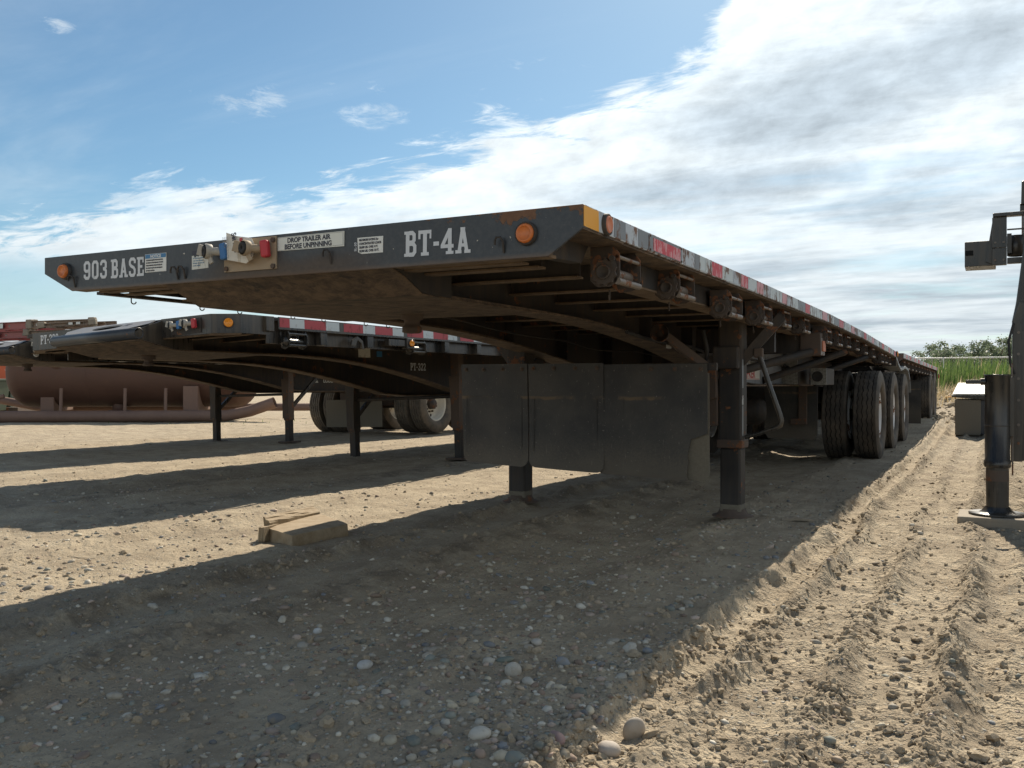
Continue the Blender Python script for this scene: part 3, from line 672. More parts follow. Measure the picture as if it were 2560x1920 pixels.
# ------------------------------------------------------------------ wheel
def tyre_mesh(name, R0=.515, w=.275, mat='tyre', seg=128):
    # profile across the width: (t, r, depth-groove?) zigzag grooves run round the tread
    h = w / 2; prof = [(-.052, .300, 0), (-h * .80, .315, 0), (-h * .98, .36, 0), (-h * 1.02, .41, 0), (-h * .98, .455, 0), (-h * .93, .485, 0), (-h * .86, .503, 0)]
    gs = [-.075, -.026, .026, .075]; tw = h * .84; prof2 = [(-tw, .512, 0)]
    for g in gs:
        for dt, dr in ((-.0055, 0), (-.0038, -.013), (.0038, -.013), (.0055, 0)): prof2.append((g + dt, R0 + dr + (-.004 if abs(g) > .05 else 0), 1))
    prof2.append((tw, .512, 0))
    full = prof + prof2 + [(-t, r, 0) for t, r, _ in reversed(prof)]
    mb = MB(); n = seg; vs = []
    for (t, r, z) in full:
        for k in range(n):
            a = 2 * math.pi * k / n; tt = t + (.0052 * (1 if (k % 4) in (0, 1) else -1) if z else 0)
            rr = r
            vs.append((tt, rr * math.cos(a), rr * math.sin(a)))
    m = len(full)
    mb.add(vs, [(i * n + k, i * n + (k + 1) % n, (i + 1) * n + (k + 1) % n, (i + 1) * n + k) for i in range(m - 1) for k in range(n)], True)
    me = bpy.data.meshes.new(name); me.from_pydata(mb.v, [], mb.f)
    bm = bmesh.new(); bm.from_mesh(me); bmesh.ops.recalc_face_normals(bm, faces=bm.faces)
    for f in bm.faces: f.smooth = True
    bm.to_mesh(me); bm.free()
    me.materials.append(M[mat]); me.materials.append(M['groove'])
    gi = [i for i, (t, r, z) in enumerate(full) if z and r < R0 - .008]
    for p in me.polygons:
        i = p.index // n
        if i in gi and (i + 1) in gi: p.material_index = 1
        if 7 <= i <= 24: p.use_smooth = False
    return me
TYRE = tyre_mesh('tyre'); TYRE_P = tyre_mesh('tyre_pale', mat='tyre_pale')
def rim_mesh(name, mat, side=1, dish=.12):
    # disc wheel, open face towards +x (side=1)
    mb = MB()
    mb.lathe([(.070, .300), (.088, .322), (.096, .300), (.088, .290), (.070, .280), (-.01, .266), (-.05, .25), (-.05, .15), (-.035, .11), (-.035, .0)], (0, 0, 0), (1, 0, 0), 48)
    mb.lathe([(-.15, .300), (-.13, .285), (-.02, .265)], (0, 0, 0), (1, 0, 0), 48)
    me = bpy.data.meshes.new(name); me.from_pydata([(v[0] * side, v[1], v[2]) for v in mb.v], [], mb.f)
    bm = bmesh.new(); bm.from_mesh(me); bmesh.ops.recalc_face_normals(bm, faces=bm.faces)
    for f in bm.faces: f.smooth = True
    bm.to_mesh(me); bm.free(); me.materials.append(M[mat]); return me
def hub_mesh(side=1):
    mb = MB(); mb.lathe([(-.05, .10), (.03, .095), (.06, .07), (.075, .05), (.078, 0)], (0, 0, 0), (side, 0, 0), 24)
    for k in range(10):
        a = 2 * math.pi * k / 10; c = (-.055 * side, .142 * math.cos(a), .142 * math.sin(a))
        mb.lathe([(0, .016), (.045, .016), (.05, .010), (.05, 0)], c, (side, 0, 0), 6, False)
    for k in range(5):
        a = 2 * math.pi * (k + .3) / 5; mb.disc((-.046 * side, .205 * math.cos(a), .205 * math.sin(a)), (1, 0, 0), .027, 16)
    me = bpy.data.meshes.new('hub'); me.from_pydata(mb.v, [], mb.f)
    bm = bmesh.new(); bm.from_mesh(me); bmesh.ops.recalc_face_normals(bm, faces=bm.faces); bm.to_mesh(me); bm.free()
    me.materials.append(M['winchm']); return me
HUB = {1: hub_mesh(1), -1: hub_mesh(-1)}
RIMS = {(m, s): rim_mesh('wheel_' + m, m, s) for m in ('rim_white', 'rim_tan') for s in (1, -1)}
def wheel(parent, x, y, z, side, rim='rim_white', tyre=None, hub=True):
    p = bpy.data.objects.new('wheel', RIMS[(rim, side)]); COL.objects.link(p); p.parent = parent
    p.location = Vector((x, y, z)) - OFF; p.rotation_euler = (random.uniform(0, 6), 0, 0)
    t = bpy.data.objects.new('tyre', tyre or TYRE); COL.objects.link(t); t.parent = p
    if hub:
        h = bpy.data.objects.new('hub', HUB[side]); COL.objects.link(h); h.parent = p
    return p
def axle(parent, xc, y, z=.515, rim='rim_white', tyre=None, half=1.285):
    for s in (1, -1):
        wheel(parent, xc + s * (half - .14), y, z, s, rim, tyre)
        wheel(parent, xc + s * (half - .14 - .335), y, z, -s, rim, tyre, False)
    mb = MB().tube([(xc - half + .2, y, z), (xc + half - .2, y, z)], .065, 14); mk('axle', mb, 'frame', parent)

def gladhand(parent, x, y, z, mat, face, sc=1.0, closed=False, body='alloy'):
    # air coupling: coloured arm, cast body, rubber seal. face = outward unit vector
    f = Vector(face).normalized(); up = Vector((0, 0, 1)); rt = up.cross(f)
    def q(a, b, c): return Vector((x, y, z)) + rt * a * sc + up * b * sc + f * c * sc
    mb = MB().tube([q(0, 0, .02), q(-.03, .002, .035), q(-.058, .002, .045)], [.017 * sc, .019 * sc, .016 * sc], 12)
    mb.lathe([(-.022 * sc, .012 * sc), (-.018 * sc, .033 * sc), (.006 * sc, .036 * sc), (.014 * sc, .031 * sc)], q(-.075, .004, .05), f * .8 - rt * .4, 24)
    mb.obox(q(-.115, .012, .05), .035 * sc, .05 * sc, .012 * sc, Matrix((rt, up, f)).transposed() @ Matrix.Rotation(-.3, 3, 'Z'))
    mb.obox(q(-.055, -.035, .05), .022 * sc, .04 * sc, .010 * sc, Matrix((rt, up, f)).transposed() @ Matrix.Rotation(.5, 3, 'Z'))
    g = mk('air_coupling', mb, body, parent, .002 * sc)
    mb = MB().lathe([(0, .026 * sc), (.006 * sc, .024 * sc), (.006 * sc, .009 * sc), (-.012 * sc, .008 * sc), (-.012 * sc, 0)], q(-.075, .004, .05) + (f * .8 - rt * .4).normalized() * .013 * sc, f * .8 - rt * .4, 24)
    mk('seal', mb, 'seal', g)
    mb = MB(); mb.obox(q(.012, 0, .03), .038 * sc, .076 * sc, .034 * sc, Matrix((rt, up, f)).transposed() @ Matrix.Rotation(.12, 3, 'Z'))
    mk('coupling_bracket', mb, mat, g, .008 * sc)
    return g

def hook(parent, c, size=.03, hang=(0, 0, -1), out=(0, -1, 0), mat='frame'):
    c = Vector(c); h = Vector(hang); o = Vector(out); pts = [c, c + h * size * .8]
    for k in range(1, 7):
        a = math.pi * k / 6; pts.append(c + h * (size * .8 + math.sin(a) * size * .5) + o * (size * .5 * (1 - math.cos(a))))
    mb = MB().tube(pts, size * .13, 8); return mk('rope_hook', mb, mat, parent)

# ------------------------------------------------------------------ main trailer
ORG = Vector((-2.41, 2.6, 0)); OFF = ORG.copy()
T = empty('flatbed_trailer', ORG)
tag(T, 'long foreground black flatbed trailer lettered BT-4A and 903 BASE, rusty winches along its side', 'trailer')
XL, XR, YF = -3.70, -1.121, 2.597
def dz_(y):  # deck line sags towards the back
    return float(np.interp(y, [2.6, 5, 7.5, 9.5, 12.3, 13.1], [0, 0, -.010, -.038, -.107, -.130]))
# nose plate (front face) with bottom lip
mb = MB().prism([(XL, 1.44), (XR, 1.44), (XR, 1.366), (-1.239, 1.285), (-3.519, 1.285), (XL, 1.368)], 'y', YF, YF + .010)
nose = mk('nose_plate', mb, 'nose', T, .002)
mb = MB().box(-3.515, -1.245, YF + .011, YF + .07, 1.286, 1.296)
mk('nose_lip', mb, 'flange', T)
# gusset behind each chamfer
mb = MB().prism([(YF + .011, 1.366), (YF + .36, 1.366), (YF + .30, 1.30), (YF + .011, 1.287)], 'x', -1.30, -1.255); mk('corner_gusset', mb, 'frame', T, .002)
mb = MB().prism([(-1.125, YF + .012), (-1.125, YF + .36), (-1.30, YF + .34), (-1.30, YF + .012)], 'z', 1.3645, 1.3705); mk('corner_gusset', mb, 'muddy', T)
# rub rails, bent with the deck
def strip(x0, x1, za, zb, ys):
    m = MB(); n = len(ys)
    vs = []
    for y in ys:
        d = dz_(y); vs += [(x0, y, za + d), (x1, y, za + d), (x1, y, zb + d), (x0, y, zb + d)]
    fs = [(0, 1, 2, 3), tuple(4 * (n - 1) + k for k in (3, 2, 1, 0))]
    for i in range(n - 1):
        for k in range(4): fs.append((4 * i + k, 4 * (i + 1) + k, 4 * (i + 1) + (k + 1) % 4, 4 * i + (k + 1) % 4))
    return m.add(vs, fs)
YS = [YF + .012] + [3 + .5 * i for i in range(20)] + [12.98]
mk('rub_rail', strip(XR - .010, XR, 1.372, 1.441, YS), 'bare_rail', T, .002)
mk('rail_flange', strip(XR - .13, XR - .011, 1.364, 1.372, YS), 'muddy', T)
mk('rub_rail', strip(XL, XL + .010, 1.372, 1.441, YS), 'black', T, .002)
mk('lower_side_bar', strip(XL + .015, XL + .065, 1.298, 1.312, [2.85] + YS[2:]), 'frame', T)
mk('lower_side_bar', strip(-1.375, -1.255, 1.268, 1.276, YS[2:]), 'flange', T)
mk('side_channel', strip(-1.262, -1.254, 1.277, 1.362, YS[2:]), 'frame', T)
mk('side_channel', strip(-3.46, -3.452, 1.30, 1.40, YS), 'frame', T)
m = MB()
for y in (2.72, 3.55, 4.4, 5.25, 6.1, 7): m.box(XL + .02, XL + .05, y, y + .05, 1.312, 1.372)
mk('stake_pocket', m, 'frame', T)
for i in range(8):
    x0 = XL + .015 + i * .3165
    mk('deck_board', strip(x0, x0 + .310, 1.402, 1.436, YS), 'deck', T)
# cross members: web and flange
base = None
ys = [2.71, 2.84] + [3.17 + .49 * i for i in range(20)]
for y in ys:
    d = dz_(y); hw = MB().box(-3.45, -1.38, y - .004, y + .004, 1.291, 1.401)
    if base is None:
        cm = mk('cross_member', hw, 'frame', T); fl = mk('flange', MB().box(-3.45, -1.38, y - .03, y + .03, 1.283, 1.290), 'flange', cm); base = (cm, y)
    else:
        cm = copy_tree(base[0], T); cm.location = (0, y - base[1], d)
# main beams with the arched gooseneck
by = [2.80, 3.6, 4.0, 4.4, 4.8, 5.1, 5.4, 5.7, 6.0, 6.3, 6.7, 7.2, 7.8, 8.5, 10, 12, 14, 16.2]
bz = [1.214, 1.214, 1.215, 1.210, 1.193, 1.172, 1.146, 1.115, 1.080, 1.040, .985, .925, .885, .875, .875, .875, .875, .875]
yy = np.linspace(2.8, 16.2, 60); zz = np.interp(yy, by, bz)
zz = np.convolve(np.pad(zz, 2, 'edge'), np.ones(5) / 5, 'valid')
yy = np.concatenate([yy[yy < 9], [10.5, 12.5, 14.2, 16.2]]); zz = np.interp(yy, np.linspace(2.8, 16.2, 60), zz)
for x0, x1 in ((-2.02, -1.85), (-2.97, -2.80)):
    m = MB(); n = len(yy); xm = (x0 + x1) / 2
    top = [1.40 + dz_(y) if y < 13 else 1.06 for y in yy]
    vs = [(xm + s, y, z) for y, z0, z1 in zip(yy, zz, top) for s, z in ((-.005, z0 + .008), (.005, z0 + .008), (.005, z1), (-.005, z1))]
    fs = [(0, 1, 2, 3), tuple(4 * (n - 1) + k for k in (3, 2, 1, 0))] + [(4 * i + k, 4 * i + 4 + k, 4 * i + 4 + (k + 1) % 4, 4 * i + (k + 1) % 4) for i in range(n - 1) for k in range(4)]
    m.add(vs, fs); w = mk('frame_beam', m, 'frame', T)
    m = MB(); vs = [(x, y, z0 + dz) for y, z0 in zip(yy, zz) for x, dz in ((x0, 0), (x1, 0), (x1, .010), (x0, .010))]
    m.add(vs, fs); mk('bottom_flange', m, 'muddy', w)
    for y in (5.35, 6.2, 7.1, 8.1, 9.3):
        mk('web_stiffener', MB().prism([(y, float(np.interp(y, yy, zz)) + .01), (y, 1.39), (y + .01, 1.39), (y + .01, float(np.interp(y, yy, zz)) + .01)], 'x', x0 + .01, x1 - .002), 'frame', w)
# kingpin plate: sloped nose, flat plate, kingpin
m = MB(); sec = [(YF + .012, 1.283), (2.68, 1.262), (2.80, 1.208), (3.2, 1.2075), (3.78, 1.208)]
vs = [(x, y, z + t) for y, z in sec for x, t in ((-2.975, 0), (-1.845, 0), (-1.845, .006), (-2.975, .006))]
fs = [(0, 1, 2, 3), (19, 18, 17, 16)] + [(4 * i + k, 4 * i + 4 + k, 4 * i + 4 + (k + 1) % 4, 4 * i + (k + 1) % 4) for i in range(4) for k in range(4)]
kp = mk('kingpin_plate', m.add(vs, fs), 'muddy', T, .002)
for x0 in (-2.975, -1.853):
    mk('plate_side', MB().prism([(YF + .014, 1.29), (2.68, 1.27), (2.80, 1.216), (3.0, 1.215), (3.0, 1.39), (YF + .014, 1.39)], 'x', x0, x0 + .008), 'frame', kp)
mk('kingpin', MB().lathe([(0, .052), (-.022, .052), (-.026, .037), (-.052, .036), (-.056, .046), (-.080, .046), (-.086, .036), (-.086, 0)], (-2.41, 3.566, 1.208), (0, 0, 1), 28), 'rustbrown', kp)
# lamps
def round_lamp(parent, c, axis, r, mat, bez='frame', depth=.022):
    m = MB().lathe([(0, r * 1.18), (.012, r * 1.14), (.014, r * .98), (0, r * .96)], c, axis, 32); b = mk('marker_lamp', m, bez, parent)
    m = MB().lathe([(0, r * .98), (depth * .7, r * .95), (depth, r * .84), (depth, r * .70), (depth * .86, r * .66), (depth * .9, 0)], c, axis, 32); mk('lens', m, mat, b); return b
round_lamp(T, (-1.316, YF, 1.362), (0, -1, 0), .033, 'amber')
round_lamp(T, (-3.553, YF, 1.371), (0, -1, 0), .031, 'amber', depth=.026)
round_lamp(T, (XR, 2.784, 1.404), (1, 0, 0), .031, 'amber_pale', depth=.016)
# small cast-on hooks of the nose plate
for x, z in ((-1.41, 1.352), (-3.505, 1.345), (-2.885, 1.345), (-2.845, 1.345), (-2.115, 1.36)):
    m = MB().tube([(x + .012, YF - .002, z - .045), (x + .013, YF - .010, z - .01), (x + .006, YF - .016, z + .004), (x - .006, YF - .02, z + .004), (x - .013, YF - .018, z - .008), (x - .013, YF - .016, z - .02)], .0038, 8)
    mk('rope_hook', m, 'frame', T)
for y in (3.03, 3.46, 3.73, 4.16, 4.44, 4.87, 5.12): hook(T, (XL + .03, y, 1.298), .022, (0, 0, -1), (.7, .7, 0), 'rustbrown')
# lettering and stickers on the nose
me, w = slab_mesh('BT-4A', .086, .256 / (.086 * 3.24) * 1.0)
put_text(me, T, (-1.787, YF - .0008, 1.319), (1, 0, -.012), (0.012, 0, 1))
me, w = slab_mesh('903', .077, .155 / (.077 * 2.0))
put_text(me, T, (-3.441, YF - .0008, 1.329), (1, 0, 0), (0, 0, 1))
me, w = slab_mesh('BASE', .078, .203 / (.078 * 2.88))
put_text(me, T, (-3.268, YF - .0008, 1.326), (1, 0, 0), (0, 0, 1))
def plate(parent, name, x0, x1, z0, z1, mat, y=YF, th=.0015, poly=None):
    poly = poly or [(x0, z0), (x1, z0), (x1, z1), (x0, z1)]
    return mk(name, MB().prism(poly, 'y', y - th, y - .0003), mat, parent)
p = plate(T, 'notice_sticker', -3.062, -2.940, 1.338, 1.412, 'sticker')
plate(p, 'sticker_header', -3.060, -2.942, 1.394, 1.4105, 'inkblue', YF - .0016, .0006)
def txt(parent, body, size, org, right=(1, 0, 0), up=(0, 0, 1), bold=0, mat='ink', sx=1, **kw):
    return put_text(text_mesh('lettering', body, size, bold, mat, sx, **kw), parent, org, right, up)
txt(p, 'NOTICE', .016, (-3.031, YF - .0026, 1.3965), bold=.0006, mat='sticker', sx=1.05)
txt(p, 'THIS TRAILER IS EQUIPPED WITH IN-LINE FILTERS\nTHEY MUST BE CLEANED REGULARLY TO ENSURE\nPROPER OPERATION. IF FILTER IS PLUGGED AIR\nFULL BYPASS THE FILTER AND CONTAMINANTS\nMAY ENTER THE SYSTEM.', .0078, (-3.056, YF - .0022, 1.384), mat='ink', bold=.0002, sx=.56, line=1.35)
p = plate(T, 'torn_sticker', 0, 0, 0, 0, 'sticker_torn', poly=[(-2.797, 1.334), (-2.708, 1.337), (-2.708, 1.372), (-2.716, 1.381), (-2.722, 1.378), (-2.727, 1.390), (-2.737, 1.383), (-2.748, 1.392), (-2.760, 1.384), (-2.772, 1.386), (-2.780, 1.379), (-2.788, 1.389), (-2.797, 1.388)])
txt(p, 'air system antifreeze\ncan cause serious\ndamage. do not use\nin this trailer', .0085, (-2.790, YF - .0022, 1.376), mat='inkblue', sx=.9, line=1.15)
plate(T, 'sticker_dark_patch', -2.797, -2.716, 1.392, 1.409, 'ink', th=.0010)  # thin dark patch just above the torn sticker
p = plate(T, 'warning_sign', 0, 0, 0, 0, 'sign', th=.004, poly=[(-2.352, 1.377), (-2.044, 1.374), (-2.043, 1.428), (-2.352, 1.427)])
m = MB()
for a in ((-2.349, -2.047, 1.4245, 1.4252), (-2.349, -2.047, 1.3785, 1.3792), (-2.349, -2.3483, 1.3795, 1.424), (-2.0477, -2.047, 1.3795, 1.424)): m.box(a[0], a[1], YF - .0046, YF - .0042, a[2], a[3])
mk('sign_border', m, 'ink', p)
txt(p, 'DROP TRAILER AIR', .0245, (-2.305, YF - .0046, 1.4045), bold=.0009, sx=.965)
txt(p, 'BEFORE UNPINNING', .0245, (-2.318, YF - .0046, 1.3815), bold=.0009, sx=.965)
p = plate(T, 'rating_sticker', 0, 0, 0, 0, 'sticker', poly=[(-1.983, 1.348), (-1.966, 1.341), (-1.876, 1.341), (-1.875, 1.398), (-1.986, 1.399)])
txt(p, 'MAXIMUM RATING for\nCONCENTRATED LOADS\n30,000 LBS. OVER 4 FT.\n50,000 LBS. OVER 10 FT.', .0115, (-1.978, YF - .0022, 1.386), bold=.0004, mat='ink', sx=.72, line=1.12)
txt(T, 'SL-30', .014, (-1.990, YF - .0010, 1.352), right=(0, 0, 1), up=(-1, 0, 0), mat='letter', bold=.0003)
# air coupling plate
p = plate(T, 'coupling_plate', -2.620, -2.357, 1.313, 1.434, 'zinc', th=.006)
for x, z in ((-2.605, 1.325), (-2.37, 1.322), (-2.37, 1.42), (-2.605, 1.42)): mk('bolt', MB().lathe([(0, .010), (.008, .010), (.008, 0)], (x, YF - .006, z), (0, -1, 0), 6, False), 'rustbrown', p)
gladhand(T, -2.600, YF - .008, 1.388, 'blue', (0, -1, 0), .84)
gladhand(T, -2.405, YF - .008, 1.385, 'red', (0.25, -1, 0), .84, body='zinc')
# paper tag
OFF = Vector((0, 0, 0)); tl = Vector((-2.500, YF - .035, 1.400))
g = MB(); n = 7; vs = []
ou = [(-.075, .058), (-.018, .040), (.045, .030), (.068, -.005), (.050, -.045), (.020, -.064), (-.070, -.046)]
rr_ = Matrix.Rotation(-.03, 3, 'Y')
tg = empty('paper_tag', tl, (0, 0, .08))
mk('tag_sheet', MB().add([(a, .004 * math.sin(a * 60) - abs(b) * .05, b) for a, b in ou] + [(a, .004 * math.sin(a * 60) - abs(b) * .05 + .0008, b) for a, b in ou], [tuple(range(n)), tuple(range(2 * n - 1, n - 1, -1))] + [(i, i + n, (i + 1) % n + n, (i + 1) % n) for i in range(n)]), 'paper', tg)
txt(tg, 'Service', .032, (-.040, -.012, .050), right=(.22, 0, -1), up=(1, 0, .22), mat='ink', bold=.0010, sx=.80)
txt(tg, 'WE CERTIFY THAT THIS EQUIPMENT\nIS IN GOOD ORDER\nDATE      SIGNED\nUNIT NO.', .0075, (-.060, -.012, .040), right=(.05, 0, -1), up=(1, 0, .05), mat='inkgrey', sx=.7)
mk('tag_emblem', MB().box(-.004, .008, -.0085, -.0075, .012, .032), 'inkred', tg); mk('tag_emblem', MB().box(.030, .042, -.0095, -.0085, -.045, -.025), 'inkred', tg)
tag(tg, 'creased paper tag with handwritten Service hanging between the blue and red air couplings', 'tag')
OFF = ORG.copy()
# side rail patches: (y0, y1, material, name)
def rail_patch(y0, y1, mat, name='reflector_tape', x=XR, z0=1.376, z1=1.437, th=.0015, lab=None, par=None):
    d0, d1 = dz_(y0), dz_(y1); j = lambda: random.uniform(-.0015, .0015)
    mid = (y0 + y1) / 2
    o = mk(name, MB().prism([(y0 + j(), z0 + d0 + j()), (y1 + j(), z0 + d1 + j()), (y1 + j(), z1 + d1 + j()), (y0 + j(), z1 + d0 + j())], 'x', x + .0003, x + th), mat, par or T)
    if lab: o['label'] = lab
    return o
rail_patch(2.602, 2.722, 'yellow_tape', z0=1.372, lab='peeling yellow reflector')
rail_patch(2.86, 2.965, 'grey_rail', 'paint_patch')
rail_patch(3.095, 3.200, 'grey_rail', 'paint_patch')
pl = rail_patch(3.205, 3.605, 'grey_rail', 'reflector_plate', th=.003, lab='grey plate with a torn red reflector')
rail_patch(3.250, 3.580, 'red_tape', z0=1.380, z1=1.428, x=XR + .0031, th=.001, par=pl)
for y in (3.215, 3.595):
    for z in (1.380, 1.431): mk('rivet', MB().lathe([(0, .005), (.003, .004), (.004, 0)], (XR + .003, y, z), (1, 0, 0), 10), 'rustbrown', pl)
seq = [(3.66, 3.78, 'bare_rail', 'paint_patch'), (3.79, 3.86, 'grey_rail', 'paint_patch'), (3.865, 3.945, 'white_tape', 0), (3.95, 4.055, 'white_tape', 0), (4.06, 4.235, 'red_tape', 0), (4.24, 4.43, 'white_tape', 0), (4.44, 4.55, 'bare_rail', 'paint_patch'),
       (4.60, 4.74, 'red_tape', 0), (4.75, 4.93, 'white_tape', 0), (4.95, 5.10, 'pink_tape', 0), (5.12, 5.22, 'bare_rail', 'paint_patch')]
for a in seq: rail_patch(a[0], a[1], a[2], a[3] or 'reflector_tape')
y = 5.28; k = 0
while y < 12.8:
    L = random.uniform(.14, .26); mt = ['white_tape', 'white_tape', 'pink_tape', 'bare_rail', 'white_tape', 'grey_rail', 'red_tape'][k % 7]
    rail_patch(y, min(y + L, 12.9), mt); y += L + random.uniform(.012, .03); k += 1
# winches
def winch():
    y0 = 2.965; prof = [(-1.252, 1.363), (-1.165, 1.363), (-1.143, 1.335), (-1.141, 1.262), (-1.155, 1.235), (-1.180, 1.222), (-1.225, 1.222), (-1.252, 1.245)]
    a = mk('winch', MB().prism(prof, 'y', y0, y0 + .006).prism(prof, 'y', y0 + .210, y0 + .216).box(-1.252, -1.246, y0 + .006, y0 + .21, 1.25, 1.36), 'winchm', T, .0012)
    mk('winch_drum', MB().tube([(-1.190, y0 + .002, 1.272), (-1.190, y0 + .214, 1.272)], .021, 16).tube([(-1.152, y0 + .0, 1.325), (-1.152, y0 + .216, 1.325)], .007, 10).tube([(-1.150, y0, 1.240), (-1.150, y0 + .216, 1.240)], .012, 12), 'steel', a)
    m = MB(); n = 22; poly = []
    for i in range(n):
        t = 2 * math.pi * i / n; r = .050 if i % 2 else .042; poly.append((-1.196 + r * math.cos(t), 1.272 + r * math.sin(t)))
    m.prism(poly, 'y', y0 - .016, y0 - .004); mk('ratchet_wheel', m, 'winchm', a, .0015)
    mk('winch_cap', MB().lathe([(0, .026), (-.010, .026), (-.012, .021), (-.006, .018), (-.006, 0)], (-1.196, y0 - .014, 1.272), (0, 1, 0), 24).tube([(-1.165, y0 - .004, 1.318), (-1.165, y0 - .02, 1.318)], .010, 10).bar((-1.165, y0 - .014, 1.318), (-1.155, y0 - .012, 1.285), .008, .014), 'frame', a)
    hook(a, (-1.235, y0 + .14, 1.225), .028, (0, 0, -1), (.3, -.95, 0), 'winchm')
    return a
w0 = winch()
for i, y in enumerate([3.71, 4.43, 5.19, 5.91, 6.616, 7.30, 7.98, 8.65, 9.32, 9.98, 10.62, 11.25, 11.88, 12.45]):
    w = copy_tree(w0, T); w.location = (0, y - 2.965, dz_(y)); w.rotation_euler = (0, random.uniform(-.02, .02), 0)
# mud flaps on a hanger bar in front of the legs
YFl = 5.30
mk('flap_hanger', MB().box(-3.19, -1.44, YFl + .012, YFl + .05, .965, 1.01), 'frame', T, .002)
def flap(xs, z1, z0, y, rad=.05, wavy=.012, mat='flap', poly=None, name='mud_flap', lab=None, seedo=0):
    n = 16; mrows = 26; m = MB(); th = .009
    x0, x1 = xs
    def yoff(x, z): return wavy * math.sin((x - x0) * 9 + seedo) * (1 - (z - z0) / (z1 - z0)) + .012 * math.sin((z + seedo) * 5) * (1 - (z - z0) / (z1 - z0))
    def inset(z):
        d = z - z0
        return rad - math.sqrt(max(0, rad * rad - (rad - d) ** 2)) if d < rad else 0
    zs = [z0 + rad * (1 - math.cos(math.pi / 2 * i / 6)) for i in range(6)] + list(np.linspace(z0 + rad, z1, mrows - 6))
    rows = []
    for z in zs:
        ins = inset(z); rt = poly(z) if poly else x1
        a, b = x0 + ins, min(rt, x1 - ins); sk = (z1 - z) * .01
        rows.append([(a + (b - a) * i / n + sk, y + yoff(a + (b - a) * i / n, z), z - .015 * (i / n) * (z1 - z) / (z1 - z0)) for i in range(n + 1)])
    vs = [p for r in rows for p in r]; k = n + 1; nv = len(vs)
    fs = [(j * k + i, j * k + i + 1, (j + 1) * k + i + 1, (j + 1) * k + i) for j in range(len(zs) - 1) for i in range(n)]
    vs2 = [(a, b + th, c) for a, b, c in vs]; m.add(vs + vs2, fs + [tuple(nv + i for i in reversed(f)) for f in fs])
    J = len(zs) - 1
    m.f += [(j * k, (j + 1) * k, nv + (j + 1) * k, nv + j * k) for j in range(J)] + [(j * k + n, nv + j * k + n, nv + (j + 1) * k + n, (j + 1) * k + n) for j in range(J)]
    m.f += [(i, nv + i, nv + i + 1, i + 1) for i in range(n)] + [(J * k + i, J * k + i + 1, nv + J * k + i + 1, nv + J * k + i) for i in range(n)]
    m.sm += [True] * (len(m.f) - len(m.sm))
    o = mk(name, m, mat, T)
    if lab: o['label'] = lab
    return o
def bolts(par, xs, z, y):
    for x in xs: mk('bolt', MB().lathe([(0, .014), (-.003, .014), (-.004, .007), (-.010, .006), (-.010, 0)], (x, y, z), (0, 1, 0), 14, False), 'rustbrown', par)
def border(par, x0, x1, z0, z1, y):
    m = MB()
    m.box(x0, x1, y - .0025, y, z1, z1 + .004); m.box(x0, x0 + .004, y - .0025, y, z0, z1); m.box(x1 - .004, x1, y - .0025, y, z0, z1)
    mk('moulded_edge', m, 'flap', par)
f1 = flap((-3.180, -2.682), 1.018, .360, YFl, .055, lab='black mud flap with pale scratches', seedo=1)
bolts(f1, (-3.145, -3.01, -2.865, -2.72), .982, YFl - .002); border(f1, -3.145, -2.72, .47, .80, YFl - .001)
f2 = flap((-2.672, -2.150), 1.016, .345, YFl - .006, .05, .009, seedo=2); bolts(f2, (-2.635, -2.49, -2.34, -2.19), .985, YFl - .008); border(f2, -2.635, -2.19, .45, .79, YFl - .004)
def tear(z): return float(np.interp(z, [.30, .55, .58, .61, .64, .68, .70], [-1.50, -1.50, -1.512, -1.545, -1.56, -1.60, -1.46])) if z < .70 else -1.494
def tear(z):
    if z > .60: return -1.494
    return float(np.interp(z, [.28, .40, .50, .56, .60], [-1.62, -1.615, -1.61, -1.60, -1.494])) + .006 * math.sin(z * 120)
f3 = flap((-2.19, -1.494), 1.005, .322, YFl + .004, .04, .004, poly=tear, lab='mud flap with its lower right corner torn away', seedo=.4); bolts(f3, (-1.84, -1.69, -1.53), .975, YFl + .002); border(f3, -2.02, -1.53, .62, .795, YFl + .003)
f4 = flap((-1.72, -1.488), .95, .318, YFl + .022, .05, .003, mat='flap_dusty', lab='dusty flap showing behind the torn one', seedo=.4)
# landing legs
def leg(xc, sgn=1, z0=0.0):
    a = mk('landing_leg', MB().box(xc - .074, xc + .074, 5.72, 5.87, .485, 1.30), 'frame', T, .012)
    mk('leg_collar', MB().box(xc - .082, xc + .082, 5.71, 5.88, .48, .535), 'rustbrown', a, .008)
    mk('inner_leg', MB().box(xc - .066, xc + .066, 5.728, 5.862, z0, .482), 'frame', a, .014)
    mk('leg_foot', MB().lathe([(0, .13), (.006, .13), (.010, .10), (.035, .085), (.05, .08)], (xc, 5.795, z0 - .005), (0, 0, 1), 28), 'rustbrown', a)
    mk('muddy_leg_end', MB().box(xc - .0672, xc + .0672, 5.727, 5.863, z0 + .02, z0 + .085), 'flap_dusty', a, .014)
    return a
la = leg(-1.466, z0=float(height(-1.466, 5.8)) + .012)
for z0, z1, mt in ((.86, 1.04, 'grey_rail'), (.755, .815, 'white_tape'), (.56, .75, 'grey_rail')): mk('reflector_tape', MB().box(-1.3915, -1.390, 5.735, 5.765, z0, z1), mt, la)
lb = leg(-2.985, z0=float(height(-2.985, 5.8)) + .012)
mk('cross_shaft', MB().tube([(-2.92, 5.79, .90), (-1.53, 5.79, .90)], .022, 10), 'frame', T)
